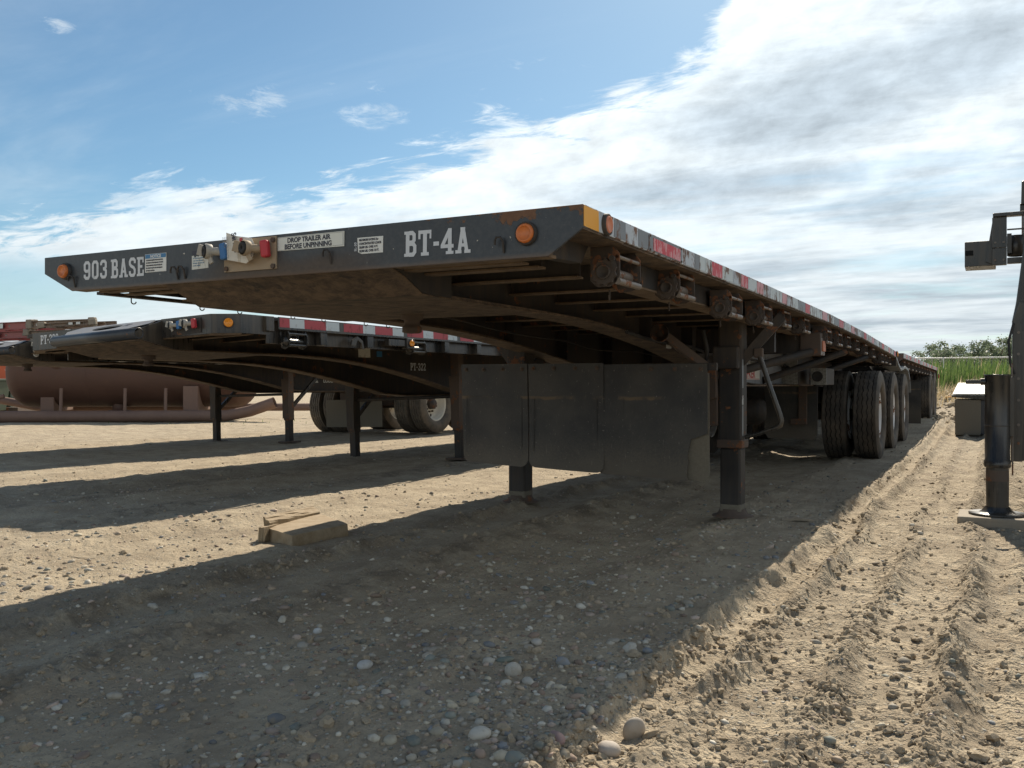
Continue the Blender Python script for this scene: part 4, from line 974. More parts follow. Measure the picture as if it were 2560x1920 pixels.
for s, x in ((1, -1.466), (-1, -2.985)):
    mk('leg_brace', MB().bar((x, 5.9, 1.0), (x + .0, 6.75, 1.30), .05, .05), 'frame', T)
    mk('leg_brace', MB().bar((x + .05 * s, 5.80, 1.02), (x + .30 * s, 5.84, 1.31), .04, .06), 'frame', T)
mk('leg_brace', MB().bar((-1.86, 5.45, 1.23), (-1.58, 5.62, .985), .075, .05), 'rustbrown', T, .003)
mk('leg_bracket', MB().prism([(-1.63, .985), (-1.54, .985), (-1.535, .80), (-1.60, .78), (-1.64, .90)], 'y', 5.66, 5.71), 'rustbrown', T, .004)
mk('leg_bracket', MB().box(-1.60, -1.54, 5.70, 5.76, .62, .86), 'rustbrown', T, .004)
pts = [(-1.300, 5.80, 1.075), (-1.292, 5.79, 1.05), (-1.235, 5.79, .88), (-1.172, 5.79, .70), (-1.160, 5.79, .655), (-1.168, 5.79, .628), (-1.195, 5.79, .612), (-1.29, 5.79, .578), (-1.385, 5.79, .548)]
cr_ = mk('crank_handle', MB().tube(pts, [.012, .016, .015, .015, .016, .016, .015, .013, .013], 12), 'black_clean', T)
mk('crank_joint', MB().box(-1.33, -1.275, 5.78, 5.82, 1.05, 1.11), 'rustbrown', cr_, .006)
# lamp and diagonal braces along the side
lb_ = mk('lamp_bracket', MB().box(-1.30, -1.152, 7.18, 7.36, 1.105, 1.275), 'rustbrown', T, .004)
mk('bracket_face', MB().box(-1.152, -1.148, 7.185, 7.355, 1.105, 1.235), 'steel', lb_); mk('lens', MB().box(-1.148, -1.136, 7.22, 7.33, 1.135, 1.215), 'amber_pale', lb_, .004)
for y, z in ((7.2, 1.13), (9.0, 1.19), (10.6, 1.18)):
    mk('side_brace', MB().tube([(-1.85, y - .6, .92), (-1.22, y, z)], .032, 12), 'frame', T)
mk('outrigger', MB().box(-1.84, -1.30, 7.20, 7.26, 1.12, 1.27), 'frame', T)
mk('outrigger', MB().box(-1.84, -1.30, 6.25, 6.30, 1.10, 1.27), 'frame', T)
for k, (xa, za, cm_) in enumerate([(-2.10, 1.30, 'frame'), (-2.14, 1.33, 'frame'), (-1.80, 1.22, 'seal'), (-2.72, 1.28, 'frame')]):
    pts = [(xa + .012 * math.sin(y * 3 + k), y, za + dz_(y) - .02 * abs(math.sin((y - 3) * math.pi / 1.47)) - (.10 if y > 6.5 else .10 * max(0, (y - 4) / 2.5))) for y in np.linspace(3.0 if k != 2 else 4.8, 9.6, 34)]
    mk('air_hose', MB().tube(pts, .011 if k < 3 else .007, 8), cm_, T)
mk('air_hose', MB().tube([(-1.60, 5.6, 1.22), (-1.58, 5.62, 1.10), (-1.62, 5.7, .98), (-1.7, 5.9, .93), (-1.8, 6.4, .97)], .012, 8), 'seal', T)
for k in range(2): mk('brake_chamber', MB().lathe([(-.09, 0), (-.085, .06), (-.02, .085), (0, .09), (.02, .085), (.10, .075), (.12, .03), (.20, .015), (.20, 0)], (-1.92 - .95 * k, 10.85, .72), (0, 1, .1), 20), 'frame', T)
mk('gear_box', MB().box(-1.56, -1.40, 5.66, 5.72, .98, 1.12), 'frame', T, .01)
mk('horn_bracket', MB().lathe([(0, .05), (.02, .055), (.05, .03), (.09, .022), (.09, 0)], (-1.70, 5.05, 1.18), (-.3, 1, 0), 20), 'winchm', T)
# boxes with round lamps
def lampbox(x0, x1, y0, y1, z0, z1, mat='tread', lensm='seal', sgn=1):
    a = mk('tool_box', MB().box(x0, x1, y0 + .004, y1, z0, z1), 'frame', T, .004)
    mk('box_front', MB().box(x0 + .0, x1, y0 - .002, y0 + .003, z0, z1), mat, a)
    cx_, cz_ = (x0 + x1) / 2 - .01, (z0 + z1) / 2
    mk('lens', MB().lathe([(0, .052), (-.008, .050), (-.008, .040), (-.003, .036), (-.010, 0)], (cx_, y0 - .003, cz_), (0, 1, 0), 28), lensm, a)
    return a
lampbox(-1.60, -1.452, 9.4, 9.9, .880, 1.045); lampbox(-1.905, -1.70, 9.25, 9.9, .885, 1.16)
mk('side_plate', MB().box(-1.86, -1.852, 7.3, 9.3, .89, 1.30), 'grey_rail', T)
mk('side_flange', MB().box(-1.90, -1.78, 7.3, 10.6, .868, .880), 'flange', T)
txt(T, 'BT-4A', .11, (-1.850, 7.75, 1.05), right=(0, 1, 0), up=(0, 0, 1), mat='letter', bold=.003, sx=.6)
p = mk('maker_badge', MB().prism([(7.45, .925), (8.27, .925), (8.27, 1.03), (7.45, 1.03)], 'x', -1.852, -1.849), 'sticker', T)
mk('badge_border', MB().box(-1.8490, -1.8485, 7.47, 8.25, 1.018, 1.026).box(-1.8490, -1.8485, 7.47, 8.25, .929, .934), 'inkred', p)
txt(p, 'DOEPKER', .10, (-1.8484, 7.50, .942), right=(0, 1, 0), up=(0, 0, 1), mat='inkred', bold=.004, sx=1.35)
mk('white_label', MB().box(-1.849, -1.846, 5.62, 5.72, 1.115, 1.195), 'sticker', T)
# panels and brackets ahead of the wheels
pz = mk('mud_flap', MB().prism([(-2.14, .867), (-1.60, .867), (-1.60, .36), (-1.64, .31), (-2.10, .32), (-2.14, .37)], 'y', 9.8, 9.81), 'flap', T)
mk('flap_hanger', MB().box(-1.78, -1.70, 9.74, 9.79, .52, .87).box(-1.86, -1.70, 9.73, 9.79, .47, .53), 'rustbrown', T, .004)
mk('air_tank', MB().lathe([(-.42, 0), (-.40, .10), (-.34, .14), (.34, .14), (.40, .10), (.42, 0)], (-2.41, 9.2, .62), (1, 0, 0), 24), 'frame', T)
mk('mud_flap', MB().prism([(-2.9, .85), (-2.3, .85), (-2.3, .36), (-2.9, .36)], 'y', 7.9, 7.91), 'flap', T)
mk('suspension_box', MB().box(-2.05, -1.78, 9.95, 15.6, .66, .86), 'frame', T, .01)
mk('suspension_box', MB().box(-3.04, -2.77, 9.95, 15.6, .66, .86), 'frame', T, .01)
for y in (11.32, 12.98, 14.62): axle(T, -2.41, y, .53)
# mudguard, tail plate and an added sun-blocking plate
mk('mudguard', MB().add([(x, y, z + t) for y, z in [(12.98, 1.24), (13.35, 1.14), (13.75, 1.075), (14.4, 1.12), (14.95, 1.09), (15.25, .95), (15.42, .76)] for x, t in ((-1.50, 0), (-1.125, 0), (-1.125, .035), (-1.50, .035))],
   [(0, 1, 2, 3), (27, 26, 25, 24)] + [(4 * i + k, 4 * i + 4 + k, 4 * i + 4 + (k + 1) % 4, 4 * i + (k + 1) % 4) for i in range(6) for k in range(4)]), 'grey_rail', T)
mk('tail_plate', MB().box(-3.69, -1.125, 12.98, 13.02, 1.13, 1.305), 'frame', T)
mk('tail_sun_block', MB().box(-3.55, -1.27, 13.025, 16.3, 1.05, 1.075), 'frame', T)  # bridging plate, added to stop sun falling through the gap between the decks
round_lamp(T, (-1.118, 12.93, 1.285), (1, 0, 0), .035, 'amber_bright')

# ------------------------------------------------------------------ pup trailer behind
ORG2 = Vector((-2.41, 14.06, 0)); OFF = ORG2.copy()
U = empty('flatbed_trailer', ORG2); tag(U, 'second flatbed trailer with rusty rail coupled behind the BT-4A trailer, its wheels beside the reeds', 'trailer')
def pz_(y): return 1.33 - (y - 14.06) * .0061
PY = [14.07 + 1.0 * i for i in range(10)]
def strip2(x0, x1, a, b, ys):
    m = MB(); n = len(ys); vs = []
    for y in ys:
        d = pz_(y); vs += [(x0, y, d - b), (x1, y, d - b), (x1, y, d - a), (x0, y, d - a)]
    return m.add(vs, [(0, 1, 2, 3), tuple(4 * (n - 1) + k for k in (3, 2, 1, 0))] + [(4 * i + k, 4 * i + 4 + k, 4 * i + 4 + (k + 1) % 4, 4 * i + (k + 1) % 4) for i in range(n - 1) for k in range(4)])
mk('rub_rail', strip2(XR - .01, XR, 0, .07, PY), 'bare_rail', U); mk('rub_rail', strip2(XL, XL + .01, 0, .07, PY), 'black', U)
mk('nose_plate', MB().prism([(XL, 1.33), (XR, 1.33), (XR, 1.25), (-1.25, 1.17), (-3.55, 1.17), (XL, 1.25)], 'y', 14.05, 14.062), 'rustbrown', U)
mk('side_channel', strip2(-1.27, -1.255, .08, .19, PY), 'frame', U)
for i in range(8): mk('deck_board', strip2(XL + .015 + i * .3165, XL + .325 + i * .3165, .005, .04, PY), 'deck', U)
y = 14.12; k = 0
while y < 22.8:
    L = random.uniform(.2, .34); rail = MB().prism([(y, pz_(y) - .064), (y + L, pz_(y + L) - .064), (y + L, pz_(y + L) - .005), (y, pz_(y) - .005)], 'x', XR + .0004, XR + .002)
    mk('reflector_tape', rail, ['white_tape', 'pink_tape', 'white_tape', 'red_tape', 'bare_rail'][k % 5], U); y += L + .08; k += 1
OFFw = OFF.copy()
for i in range(11):
    y = 14.45 + i * .76; w = copy_tree(w0, U); w.location = Vector((0, y - 2.965, pz_(y) - 1.441)) + ORG - ORG2
mk('frame_beam', MB().box(-1.94, -1.93, 14.3, 23, .90, 1.22), 'frame', U); mk('frame_beam', MB().box(-2.89, -2.88, 14.3, 23, .90, 1.22), 'frame', U)
for i in range(18): mk('cross_member', MB().box(-3.45, -1.28, 14.3 + i * .48, 14.35 + i * .48, 1.10, 1.20), 'frame', U)
for y in (20.95, 22.4): axle(U, -2.41, y, .645)
mk('mud_flap', MB().box(-1.75, -1.18, 18.5, 18.51, .16, .94), 'flap', U); mk('flap_hanger', MB().box(-1.80, -1.17, 18.515, 18.54, .93, .97), 'frame', U)
mk('flap_hanger', MB().tube([(-1.45, 18.53, .97), (-1.5, 18.53, 1.2)], .015, 8), 'frame', U)
mk('landing_leg', MB().box(-1.62, -1.5, 16.6, 16.74, .35, 1.2), 'frame', U, .01)
round_lamp(U, (-1.11, 23.08, 1.08), (1, 0, 0), .05, 'red_lens'); mk('tail_plate', MB().box(-3.69, -1.13, 23.08, 23.11, 1.0, 1.27), 'rustbrown', U)
OFF = Vector((0, 0, 0))

# ------------------------------------------------------------------ neighbouring trailers (nose neck with tube)
def make_neck_trailer(name):
    B = empty(name, (0, 0, 0)); z1 = 1.37; nx = .09
    hw = 1.295; ch = 1.15
    # front faces either side of neck and angled corners
    for s in (1, -1):
        cs = ch if s > 0 else 1.06
        mk('front_face', MB().prism([(s * .51 + nx, 0), (s * cs, 0), (s * cs, .010), (s * .51 + nx, .010)], 'z', z1 - .148, z1), 'black_clean', B)
        mk('corner_plate', MB().prism([(s * cs, 0), (s * hw, .16), (s * hw, .172), (s * cs, .012)], 'z', z1 - .146, z1), 'black_clean', B)
        mk('corner_plate', MB().prism([(s * hw, .172), (s * hw, .46), (s * (hw - .01), .46), (s * (hw - .01), .172)], 'z', z1 - .146, z1), 'black_clean', B)
        mk('front_lip', MB().prism([(s * .6, .012), (s * cs, .012), (s * hw, .17), (s * 1.2, .2), (s * 1.0, .08), (s * .6, .08)], 'z', z1 - .156, z1 - .1485), 'flange', B)
    mk('deck_floor', MB().prism([(-ch, .012), (ch, .012), (hw - .012, .17), (hw - .012, 8.9), (-hw + .012, 8.9), (-hw + .012, .17)], 'z', z1 - .03, z1 - .002), 'frame', B)
    # neck: side plates, sloping top plate with a slot, bottom plate, cross tube
    nw = .51; nx = .09
    for s in (1, -1):
        mk('neck_side', MB().prism([(0.03, z1 - .002), (-.20, z1 - .082), (-.26, z1 - .12), (-.21, z1 - .163), (.12, z1 - .232), (.30, z1 - .235), (.30, z1 - .03), (.03, z1 - .03)], 'x', nx + s * nw - .006, nx + s * nw + .006), 'black_clean', B)
    top = MB()
    def tz(y): return z1 + .001 + (y) * .36 if y < 0 else z1 + .001
    rows = [0.0, -.16, -.46, -.64]
    def quad(x0, x1, y0, y1): top.add([(x0, y0, tz(y0)), (x1, y0, tz(y0)), (x1, y1, tz(y1)), (x0, y1, tz(y1))], [(0, 1, 2, 3)])
    a_, b_ = .17, .065; yc = -.105
    hole = [(nx + a_ * math.cos(2 * math.pi * k / 24), yc + b_ * math.sin(2 * math.pi * k / 24)) for k in range(24)]
    def outer(k):
        t = 2 * math.pi * k / 24; c, s = math.cos(t), math.sin(t); m = max(abs(c) / nw, abs(s) / .12 if s > 0 else abs(s) / .105)
        return (nx + c / m, yc + s / m)
    out = [outer(k) for k in range(24)]
    vs = [(x, y, tz(min(y, 0))) for x, y in hole] + [(x, min(y, .0), tz(min(y, 0))) for x, y in out]
    vs2 = [(x, y, z - .010) for x, y, z in vs]
    top.add(vs + vs2, [(k, (k + 1) % 24, 24 + (k + 1) % 24, 24 + k) for k in range(24)] + [(48 + k, 72 + k, 72 + (k + 1) % 24, 48 + (k + 1) % 24) for k in range(24)] + [(k, 48 + k, 48 + (k + 1) % 24, (k + 1) % 24) for k in range(24)])
    nt = mk('neck_top', top, 'skylit_plate', B)
    mk('nose_tube', MB().lathe([(-nw - .008, .034), (-nw - .008, .043), (nw + .010, .043), (nw + .010, .036), (nw - .12, .036), (nw - .12, 0)], (nx, -.215, z1 - .12), (1, 0, 0), 28), 'black', B)
    mk('tube_inside', MB().lathe([(nw - .10, .0355), (nw + .006, .0355)], (nx, -.215, z1 - .12), (1, 0, 0), 28), 'void', B)
    sec = [(-.205, z1 - .172), (-.08, z1 - .198), (0.12, z1 - .240), (.30, z1 - .243), (1.2, z1 - .243)]
    mk('kingpin_plate', MB().add([(x, y, z + t) for y, z in sec for x, t in ((nx - nw, 0), (nx + nw, 0), (nx + nw, .008), (nx - nw, .008))], [(0, 1, 2, 3), (19, 18, 17, 16)] + [(4 * i + k, 4 * i + 4 + k, 4 * i + 4 + (k + 1) % 4, 4 * i + (k + 1) % 4) for i in range(4) for k in range(4)]), 'muddy', B)
    mk('kingpin', MB().lathe([(0, .06), (-.03, .06), (-.034, .037), (-.06, .036), (-.064, .046), (-.085, .046), (-.085, 0)], (0, .35, z1 - .243), (0, 0, 1), 24), 'rustbrown', B)
    # beams
    ys_ = np.array([.3, 1.0, 1.5, 2.0, 2.3, 2.6, 2.9, 3.2, 3.5, 3.8, 4.15, 4.6, 8.8]); zs_ = np.array([-.23, -.23, -.233, -.25, -.272, -.302, -.342, -.39, -.442, -.50, -.572, -.600, -.605]) + z1
    for s in (1, -1):
        x = s * .52; m = MB(); n = len(ys_)
        fs = [(0, 1, 2, 3), tuple(4 * (n - 1) + k for k in (3, 2, 1, 0))] + [(4 * i + k, 4 * i + 4 + k, 4 * i + 4 + (k + 1) % 4, 4 * i + (k + 1) % 4) for i in range(n - 1) for k in range(4)]
        m.add([(x + a, y, z) for y, z0 in zip(ys_, zs_) for a, z in ((-.005, z0), (.005, z0), (.005, z1 - .03), (-.005, z1 - .03))], fs); w = mk('frame_beam', m, 'frame', B)
        mk('bottom_flange', MB().add([(x + a, y, z0 + t) for y, z0 in zip(ys_, zs_) for a, t in ((-.075, -.012), (.075, -.012), (.075, 0), (-.075, 0))], fs), 'flange', w)
        # legs
        sx = .785 if s > 0 else -.745
        a = mk('landing_leg', MB().box(sx - .055, sx + .055, 3.86, 3.97, .33, 1.22), 'rustbrown' if s > 0 else 'frame', B, .006)
        mk('inner_leg', MB().box(sx - .045, sx + .045, 3.87, 3.96, .02, .34), 'frame', a, .006)
        mk('leg_foot', MB().prism([(sx - .14, 3.82), (sx - .10, 3.78), (sx + .10, 3.78), (sx + .14, 3.82), (sx + .14, 4.01), (sx + .10, 4.05), (sx - .10, 4.05), (sx - .14, 4.01)], 'z', 0.0, .022), 'rustbrown', a)
        mk('leg_bracket', MB().prism([(sx - .07, .95), (sx + .075, .95), (sx + .056, .62), (sx + .056, .36), (sx - .056, .36), (sx - .056, .62)], 'y', 3.84, 3.858), 'rustbrown' if s > 0 else 'frame', a)
        mk('leg_brace', MB().bar((sx, 3.97, .52), (sx, 4.55, .98), .035, .05), 'black_clean', a)
    mk('cross_shaft', MB().tube([(-.68, 3.92, .72), (.68, 3.92, .72)], .02, 8), 'frame', B)
    for i in range(18):
        y = .30 + i * .42; c = mk('cross_member', MB().box(-1.25, 1.25, y, y + .006, z1 - .145, z1 - .031), 'frame', B) if i == 0 else None
        if i == 0: mk('flange', MB().box(-1.25, 1.25, y - .03, y + .035, z1 - .151, z1 - .1455), 'flange', c); c0 = c
        else: c = copy_tree(c0, B); c.location = (0, i * .42, 0)
    # side rails with tape, pockets, winches
    for s in (1, -1):
        x = s * hw
        mk('side_channel', MB().box(*sorted((x - s * .05, x - s * .04)), .46, 8.9, z1 - .21, z1 - .03), 'black_clean', B)
        r_ = mk('rub_rail', MB().box(*sorted((x + s * .03, x + s * .042)), .52, 8.9, z1 - .105, z1 - .004), 'black_clean', B, .003)
        for k in range(9):
            y = .40 + k * .62
            mk('stake_pocket', MB().box(*sorted((x - s * .04, x + s * .029)), y, y + .085, z1 - .21 if k else z1 - .12, z1 - .003), 'black_clean', B, .003)
        ysg = .53; k = 0
        while ysg < 8.4:
            seg = ('red_clean', .11) if k == 0 else (('white_clean', .17) if k % 2 else ('red_clean', .26))
            if s > 0: mk('reflector_tape', MB().box(x + .0425, x + .0435, ysg, ysg + seg[1], z1 - .085, z1 - .012), seg[0], r_)
            ysg += seg[1] + (.06 if k % 4 == 3 else .001); k += 1
    x = hw + .01
    for y in (.62, 2.30):
        prof = [(x - .04, z1 - .11), (x + .03, z1 - .11), (x + .05, z1 - .15), (x + .045, z1 - .23), (x, z1 - .255), (x - .05, z1 - .24)]
        w = mk('winch', MB().prism(prof, 'y', y, y + .008).prism(prof, 'y', y + .20, y + .208), 'black_clean', B, .002)
        mk('winch_drum', MB().tube([(x, y - .02, z1 - .195), (x, y + .225, z1 - .195)], .026, 16).tube([(x + .03, y, z1 - .135), (x + .03, y + .208, z1 - .135)], .012, 10).tube([(x + .03, y, z1 - .225), (x + .03, y + .208, z1 - .225)], .012, 10), 'black_clean', w)
        mk('winch_cap', MB().lathe([(0, .03), (.03, .028), (.035, .02), (.035, 0)], (x, y + .21, z1 - .195), (0, 1, 0), 18).lathe([(0, .04), (-.012, .04), (-.03, .022), (-.03, 0)], (x, y - .002, z1 - .195), (0, 1, 0), 18), 'black_clean', w)
    mk('tie_down_hook', MB().prism([(1.40, z1 - .20), (1.42, z1 - .15), (1.49, z1 - .115), (1.56, z1 - .15), (1.58, z1 - .225), (1.55, z1 - .225), (1.54, z1 - .175), (1.49, z1 - .15), (1.46, z1 - .20)], 'x', x + .01, x + .03), 'black_clean', B, .003)
    bx = mk('lamp_arm', MB().bar((x + .02, 1.92, z1 - .15), (x + .02, 2.2, z1 - .15), .05, .06), 'black_clean', B, .003)
    mk('lamp_box', MB().box(x - .01, x + .06, 2.18, 2.30, z1 - .20, z1 - .10), 'black_clean', bx, .004)
    round_lamp(B, (x + .062, 2.24, z1 - .15), (1, -.3, 0), .03, 'amber_bright', 'black_clean')
    n_ = Vector((.16, -(hw - ch), 0)).normalized()
    n_ = Vector((.56, -.83, 0)).normalized()
    round_lamp(B, (1.235, .094, z1 - .068), Vector((.74, -.67, 0)), .036, 'amber_bright', 'black_clean')
    gladhand(B, .83, -.01, z1 - .065, 'blue', (0, -1, 0), .85); gladhand(B, 1.0, -.01, z1 - .065, 'red', (0, -1, 0), .95)
    mk('coupling_plate', MB().box(.72, 1.05, -.006, -.0005, z1 - .135, z1 - .02), 'frame', B)
    return B
RX = lambda yaw, roll: Matrix.Rotation(-yaw, 4, 'Z') @ Matrix.Rotation(-roll, 4, 'Y')
B1 = make_neck_trailer('flatbed_trailer')
C1 = copy_tree(B1)
B1.matrix_local = Matrix.Translation((-6.30, 5.05, 0.0)) @ RX(R(2), R(2.3))
tag(B1, 'black flatbed trailer lettered PT-322, parked between the BT-4A trailer and the ladder trailer', 'trailer')
def place_text(me, parent, org, right, up):
    return put_text(me, parent, org, right, up)
OFF = Vector((0, 0, 0))
me, w = slab_mesh('PT-322', .078, .85)
place_text(me, B1, (-.945, -.0015, 1.268), (1, 0, 0), (0, 0, 1))
me, w = slab_mesh('PT-322', .082, .95)
place_text(me, B1, (.5265, 3.37, 1.020), (0, 1, 0), (0, 0, 1))
mk('white_label', MB().box(.526, .528, 2.48, 2.67, 1.142, 1.238), 'sticker_torn', B1); mk('blue_label', MB().box(.526, .528, 2.78, 2.87, 1.154, 1.213), 'inkblue', B1)
txt(B1, 'P 322\nX 46', .030, (.28, -.085, 1.342), right=(1, 0, 0), up=(0, 1, .36), bold=.001, mat='ink', sx=1.1)
for y in (9.4, 10.8): axle(B1, 0, y, .515, 'rim_tan', TYRE_P)
C1.matrix_local = Matrix.Translation((-10.20, 6.60, 0.0)) @ RX(R(2), R(1.5))
tag(C1, 'black flatbed trailer farthest left, white lamp on its nose, ladders piled on it', 'trailer')
round_lamp(C1, (.608, .06, 1.215), (1, 0, 0), .036, 'white_lens', 'black_clean')
for y in (7.12, 8.6): axle(C1, 0, y, .515, 'rim_tan', TYRE_P)
txt(C1, 'LODE', .075, (.5265, 4.98, .905), right=(0, 1, 0), up=(0, 0, 1), mat='sticker_torn', bold=.003, sx=1.2)
txt(C1, 'KING', .060, (.5265, 5.32, .905), right=(0, 1, 0), up=(0, 0, 1), mat='sticker_torn', bold=.003, sx=1.2)
p = mk('maker_badge', MB().prism([(4.70, .90), (4.86, .90), (4.80, .995)], 'x', .526, .528), 'sticker_torn', C1)
mk('mud_flap', MB().box(-.72, .55, 6.45, 6.46, .13, .62), 'flap_dusty', C1); mk('suspension_box', MB().box(-.60, -.30, 6.7, 8.9, .5, .76), 'rustbrown', C1)
mk('suspension_box', MB().box(.30, .60, 6.7, 8.9, .5, .76), 'rustbrown', C1)
mk('air_hose', MB().tube([(1.0, 3.9, .80), (1.05, 4.1, .72), (1.15, 4.5, .62), (1.2, 5.0, .58), (1.2, 5.6, .60)], .018, 8), 'frame', B1)

# ladders on the far-left trailer
def ladder(loc, yaw, L, h, mat, label, tx=None, w=.42, tilt=0):
    e = empty('ladder', loc, (0, tilt, yaw))
    for s in (0, 1):
        y = s * w; m = MB().box(0, L, y, y + .005, 0, h).box(0, L, y - .03, y, h - .006, h).box(0, L, y - .03, y, 0, .006)
        r_ = mk('ladder_rail', m, mat, e)
        if s == 0:
            mk('end_cap', MB().box(-.05, .04, y - .035, y + .02, -.01, h + .02), 'greywood', r_, .01); mk('end_cap', MB().box(L - .04, L + .05, y - .035, y + .02, -.01, h + .02), 'greywood', r_, .01)
            if tx: txt(r_, tx, h * .42, (.12, y - .0305, h * .3), bold=.001, mat='sticker_torn', sx=1.5)
            else: mk('price_label', MB().box(L * .55, L * .63, y - .0316, y - .0305, h * .2, h * .85), 'sticker', r_); mk('price_label', MB().box(L * .70, L * .78, y - .0316, y - .0305, h * .2, h * .85), 'sticker', r_)
    n = max(3, int(L / .3))
    for i in range(n): mk('rung', MB().tube([((i + .5) * L / n, 0, h / 2), ((i + .5) * L / n, w, h / 2)], .016, 8), 'alloy', e)
    tag(e, label, 'ladder', 'ladders piled on the far-left trailer'); return e
DZ = 1.395
ladder((-12.75, 7.02, DZ + .165), .03, 2.45, .092, 'ladder_red', 'topmost faded red ladder with white price labels at the left picture edge')
ladder((-12.9, 7.05, DZ + .062), .03, 2.5, .085, 'ladder_red', 'lower faded red ladder directly under the labelled red one')
ladder((-10.20, 6.98, DZ + .165), .10, .98, .082, 'ladder_brown', 'brown ladder section with LOUISVILLE on its rail, beside the PT-322 nose', 'LOUISVILLE', .36)
ladder((-10.28, 7.00, DZ + .085), .14, 1.05, .050, 'ladder_brown', 'thin brown ladder section under the LOUISVILLE ladder', None, .36)
ladder((-9.72, 6.80, DZ + .150), .36, .62, .040, 'ladder_brown', 'short wooden ladder piece lying askew on top at the right end of the pile', None, .25, -.05)
b = mk('timber_block', MB().box(-10.1, -9.2, 6.9, 7.5, 0, .08, .0), 'greywood', None, .005); b.location = (0, 0, DZ); tag(b, 'grey timber under the brown ladders on the far-left trailer', 'wood')
bm_ = MB(); nn = 14; vs = []
for i in range(nn + 1):
    for j in range(5):
        a = i / nn; vs.append((-12.6 + 2.0 * a, 6.75 + .1 * j, DZ + .01 + .05 * math.sin(math.pi * a) * math.sin(math.pi * (j + .5) / 5) + .006 * math.sin(i * 2.1 + j)))
bm_.add(vs, [(i * 5 + j, i * 5 + j + 1, i * 5 + 5 + j + 1, i * 5 + 5 + j) for i in range(nn) for j in range(4)], True)
tag(mk('tarpaulin', bm_, 'teal'), 'dark teal tarpaulin edge under the red ladders at the left picture edge', 'tarp')

# ------------------------------------------------------------------ tank on pipe skid
ta = math.atan2(16.4 - 13.3, -16.1 + 20.5)
K = empty('steel_tank', (-18.2, 15.55, 0), (0, 0, ta)); tag(K, 'large rusty brown horizontal steel tank on a pipe skid behind the trailers', 'tank')
prof = []
for i in range(9):
    a = math.pi / 2 * i / 8; prof.append((-2.43 - .50 * math.cos(a), .86 * math.sin(a) ** .8 if i else 0))
shell = prof + [(2.4 * t, .862) for t in (-.6, 0, .6)] + [(-t, r) for t, r in reversed(prof)]
mk('tank_shell', MB().lathe(shell, (-.36, .3, 1.20), (1, 0, 0), 56), 'tankm', K)
for x in (-1.3, 1.1): mk('weld_band', MB().lathe([(-.006, .86), (-.004, .866), (.004, .866), (.006, .86)], (x, .3, 1.20), (1, 0, 0), 56), 'tankm', K)
mk('skid_pipe', MB().tube([(-6.2, -.75, .14), (1.95, -.75, .14), (2.5, -.80, .25), (3.1, -.86, .46)], .135, 20, caps=False), 'pipe', K)
mk('pipe_inside', MB().lathe([(0, .11), (.02, .11), (.02, 0)], (3.06, -.855, .445), Vector((-.6, .06, -.21)), 20), 'void', K)
mk('skid_pipe', MB().tube([(-6.2, 1.3, .45), (-3.9, 1.2, .5), (-2.9, 1.15, .30), (4.5, 1.2, .30)], .10, 16), 'pipe', K)
mk('skid_pipe', MB().tube([(4.2, 1.4, .14), (5.4, 1.2, .30), (8.5, 1.0, .62)], .14, 16), 'pipe', K)
for x in (-3.2, -1.8, -.37, .55): mk('skid_post', MB().tube([(x, -.72, .14), (x, -.68, .80)], .038, 10), 'pipe', K)
mk('saddle', MB().box(.93, 1.27, -.62, 1.2, .25, .85), 'pipe', K, .01)
mk('saddle', MB().box(-2.4, -2.1, -.3, 1.1, .25, .6), 'pipe', K, .01)
mk('drain_flange', MB().lathe([(0, .26), (.04, .26), (.04, .16), (.2, .16)], (-.72, .1, .22), (0, 0, 1), 24), 'tankm', K)
mk('skid_brace', MB().tube([(-3.05, -.7, .62), (-4.6, -.75, .18)], .05, 10), 'pipe', K)
mk('manway', MB().lathe([(0, .20), (.03, .20), (.03, .17), (.05, .17), (.05, 0)], (-1.95, -.48, 1.40), (0, -1, .25), 28), 'tankm', K)
# timber / beams stack far behind the duals
G = empty('steel_beam_stack', (-13.4, 22.5, 0), (0, 0, .25)); tag(G, 'stack of old green and rusty steel beams lying behind the dual wheels', 'beams')
for i in range(6):
    z = .25 + .24 * (i // 2); y = (i % 2) * .5 + .1 * (i // 2)
    mk('beam', MB().box(-3.2, 3.2, y, y + .03, z, z + .2).box(-3.2, 3.2, y - .08, y + .1, z, z + .02).box(-3.2, 3.2, y - .08, y + .1, z + .18, z + .2), ['green', 'rustbrown', 'greywood'][i % 3], G)
for x in (-2.4, 0, 2.4): mk('bearer', MB().box(x, x + .2, -.3, .9, 0, .25), 'greywood', G)
# orange machine and green bin at far left
Q = empty('orange_machine', (-27.5, 16.8, 0), (0, 0, .5)); tag(Q, 'orange and white machine housing glimpsed at the left picture edge', 'machine')
mk('housing', MB().prism([(-1.6, 1.0), (1.2, 1.0), (1.45, 1.5), (1.3, 2.0), (-1.6, 2.0)], 'y', 0, 1.2), 'orange', Q, .04)
mk('base_frame', MB().box(-1.6, 1.3, .05, 1.1, .7, .98), 'white_clean', Q, .02)
mk('skid', MB().box(-1.8, 1.5, -.05, 1.2, 0, .2), 'rustbrown', Q, .02)
for x in (-1.3, 1.0): mk('stand', MB().box(x, x + .15, .2, 1, .2, .7), 'green', Q)
Q = empty('green_bin', (-26.3, 15.9, 0), (0, 0, .5)); tag(Q, 'dark green steel bin standing left of the tank end', 'bin')
mk('bin_body', MB().prism([(-.75, .12), (.75, .12), (.9, 1.0), (-.9, 1.0)], 'y', 0, .9), 'green', Q, .02)
mk('bin_rim', MB().box(-.95, .95, -.04, .94, 1.0, 1.06), 'green', Q, .01)
for x in (-.6, .5): mk('foot', MB().box(x, x + .1, .1, .8, 0, .12), 'rustbrown', Q)

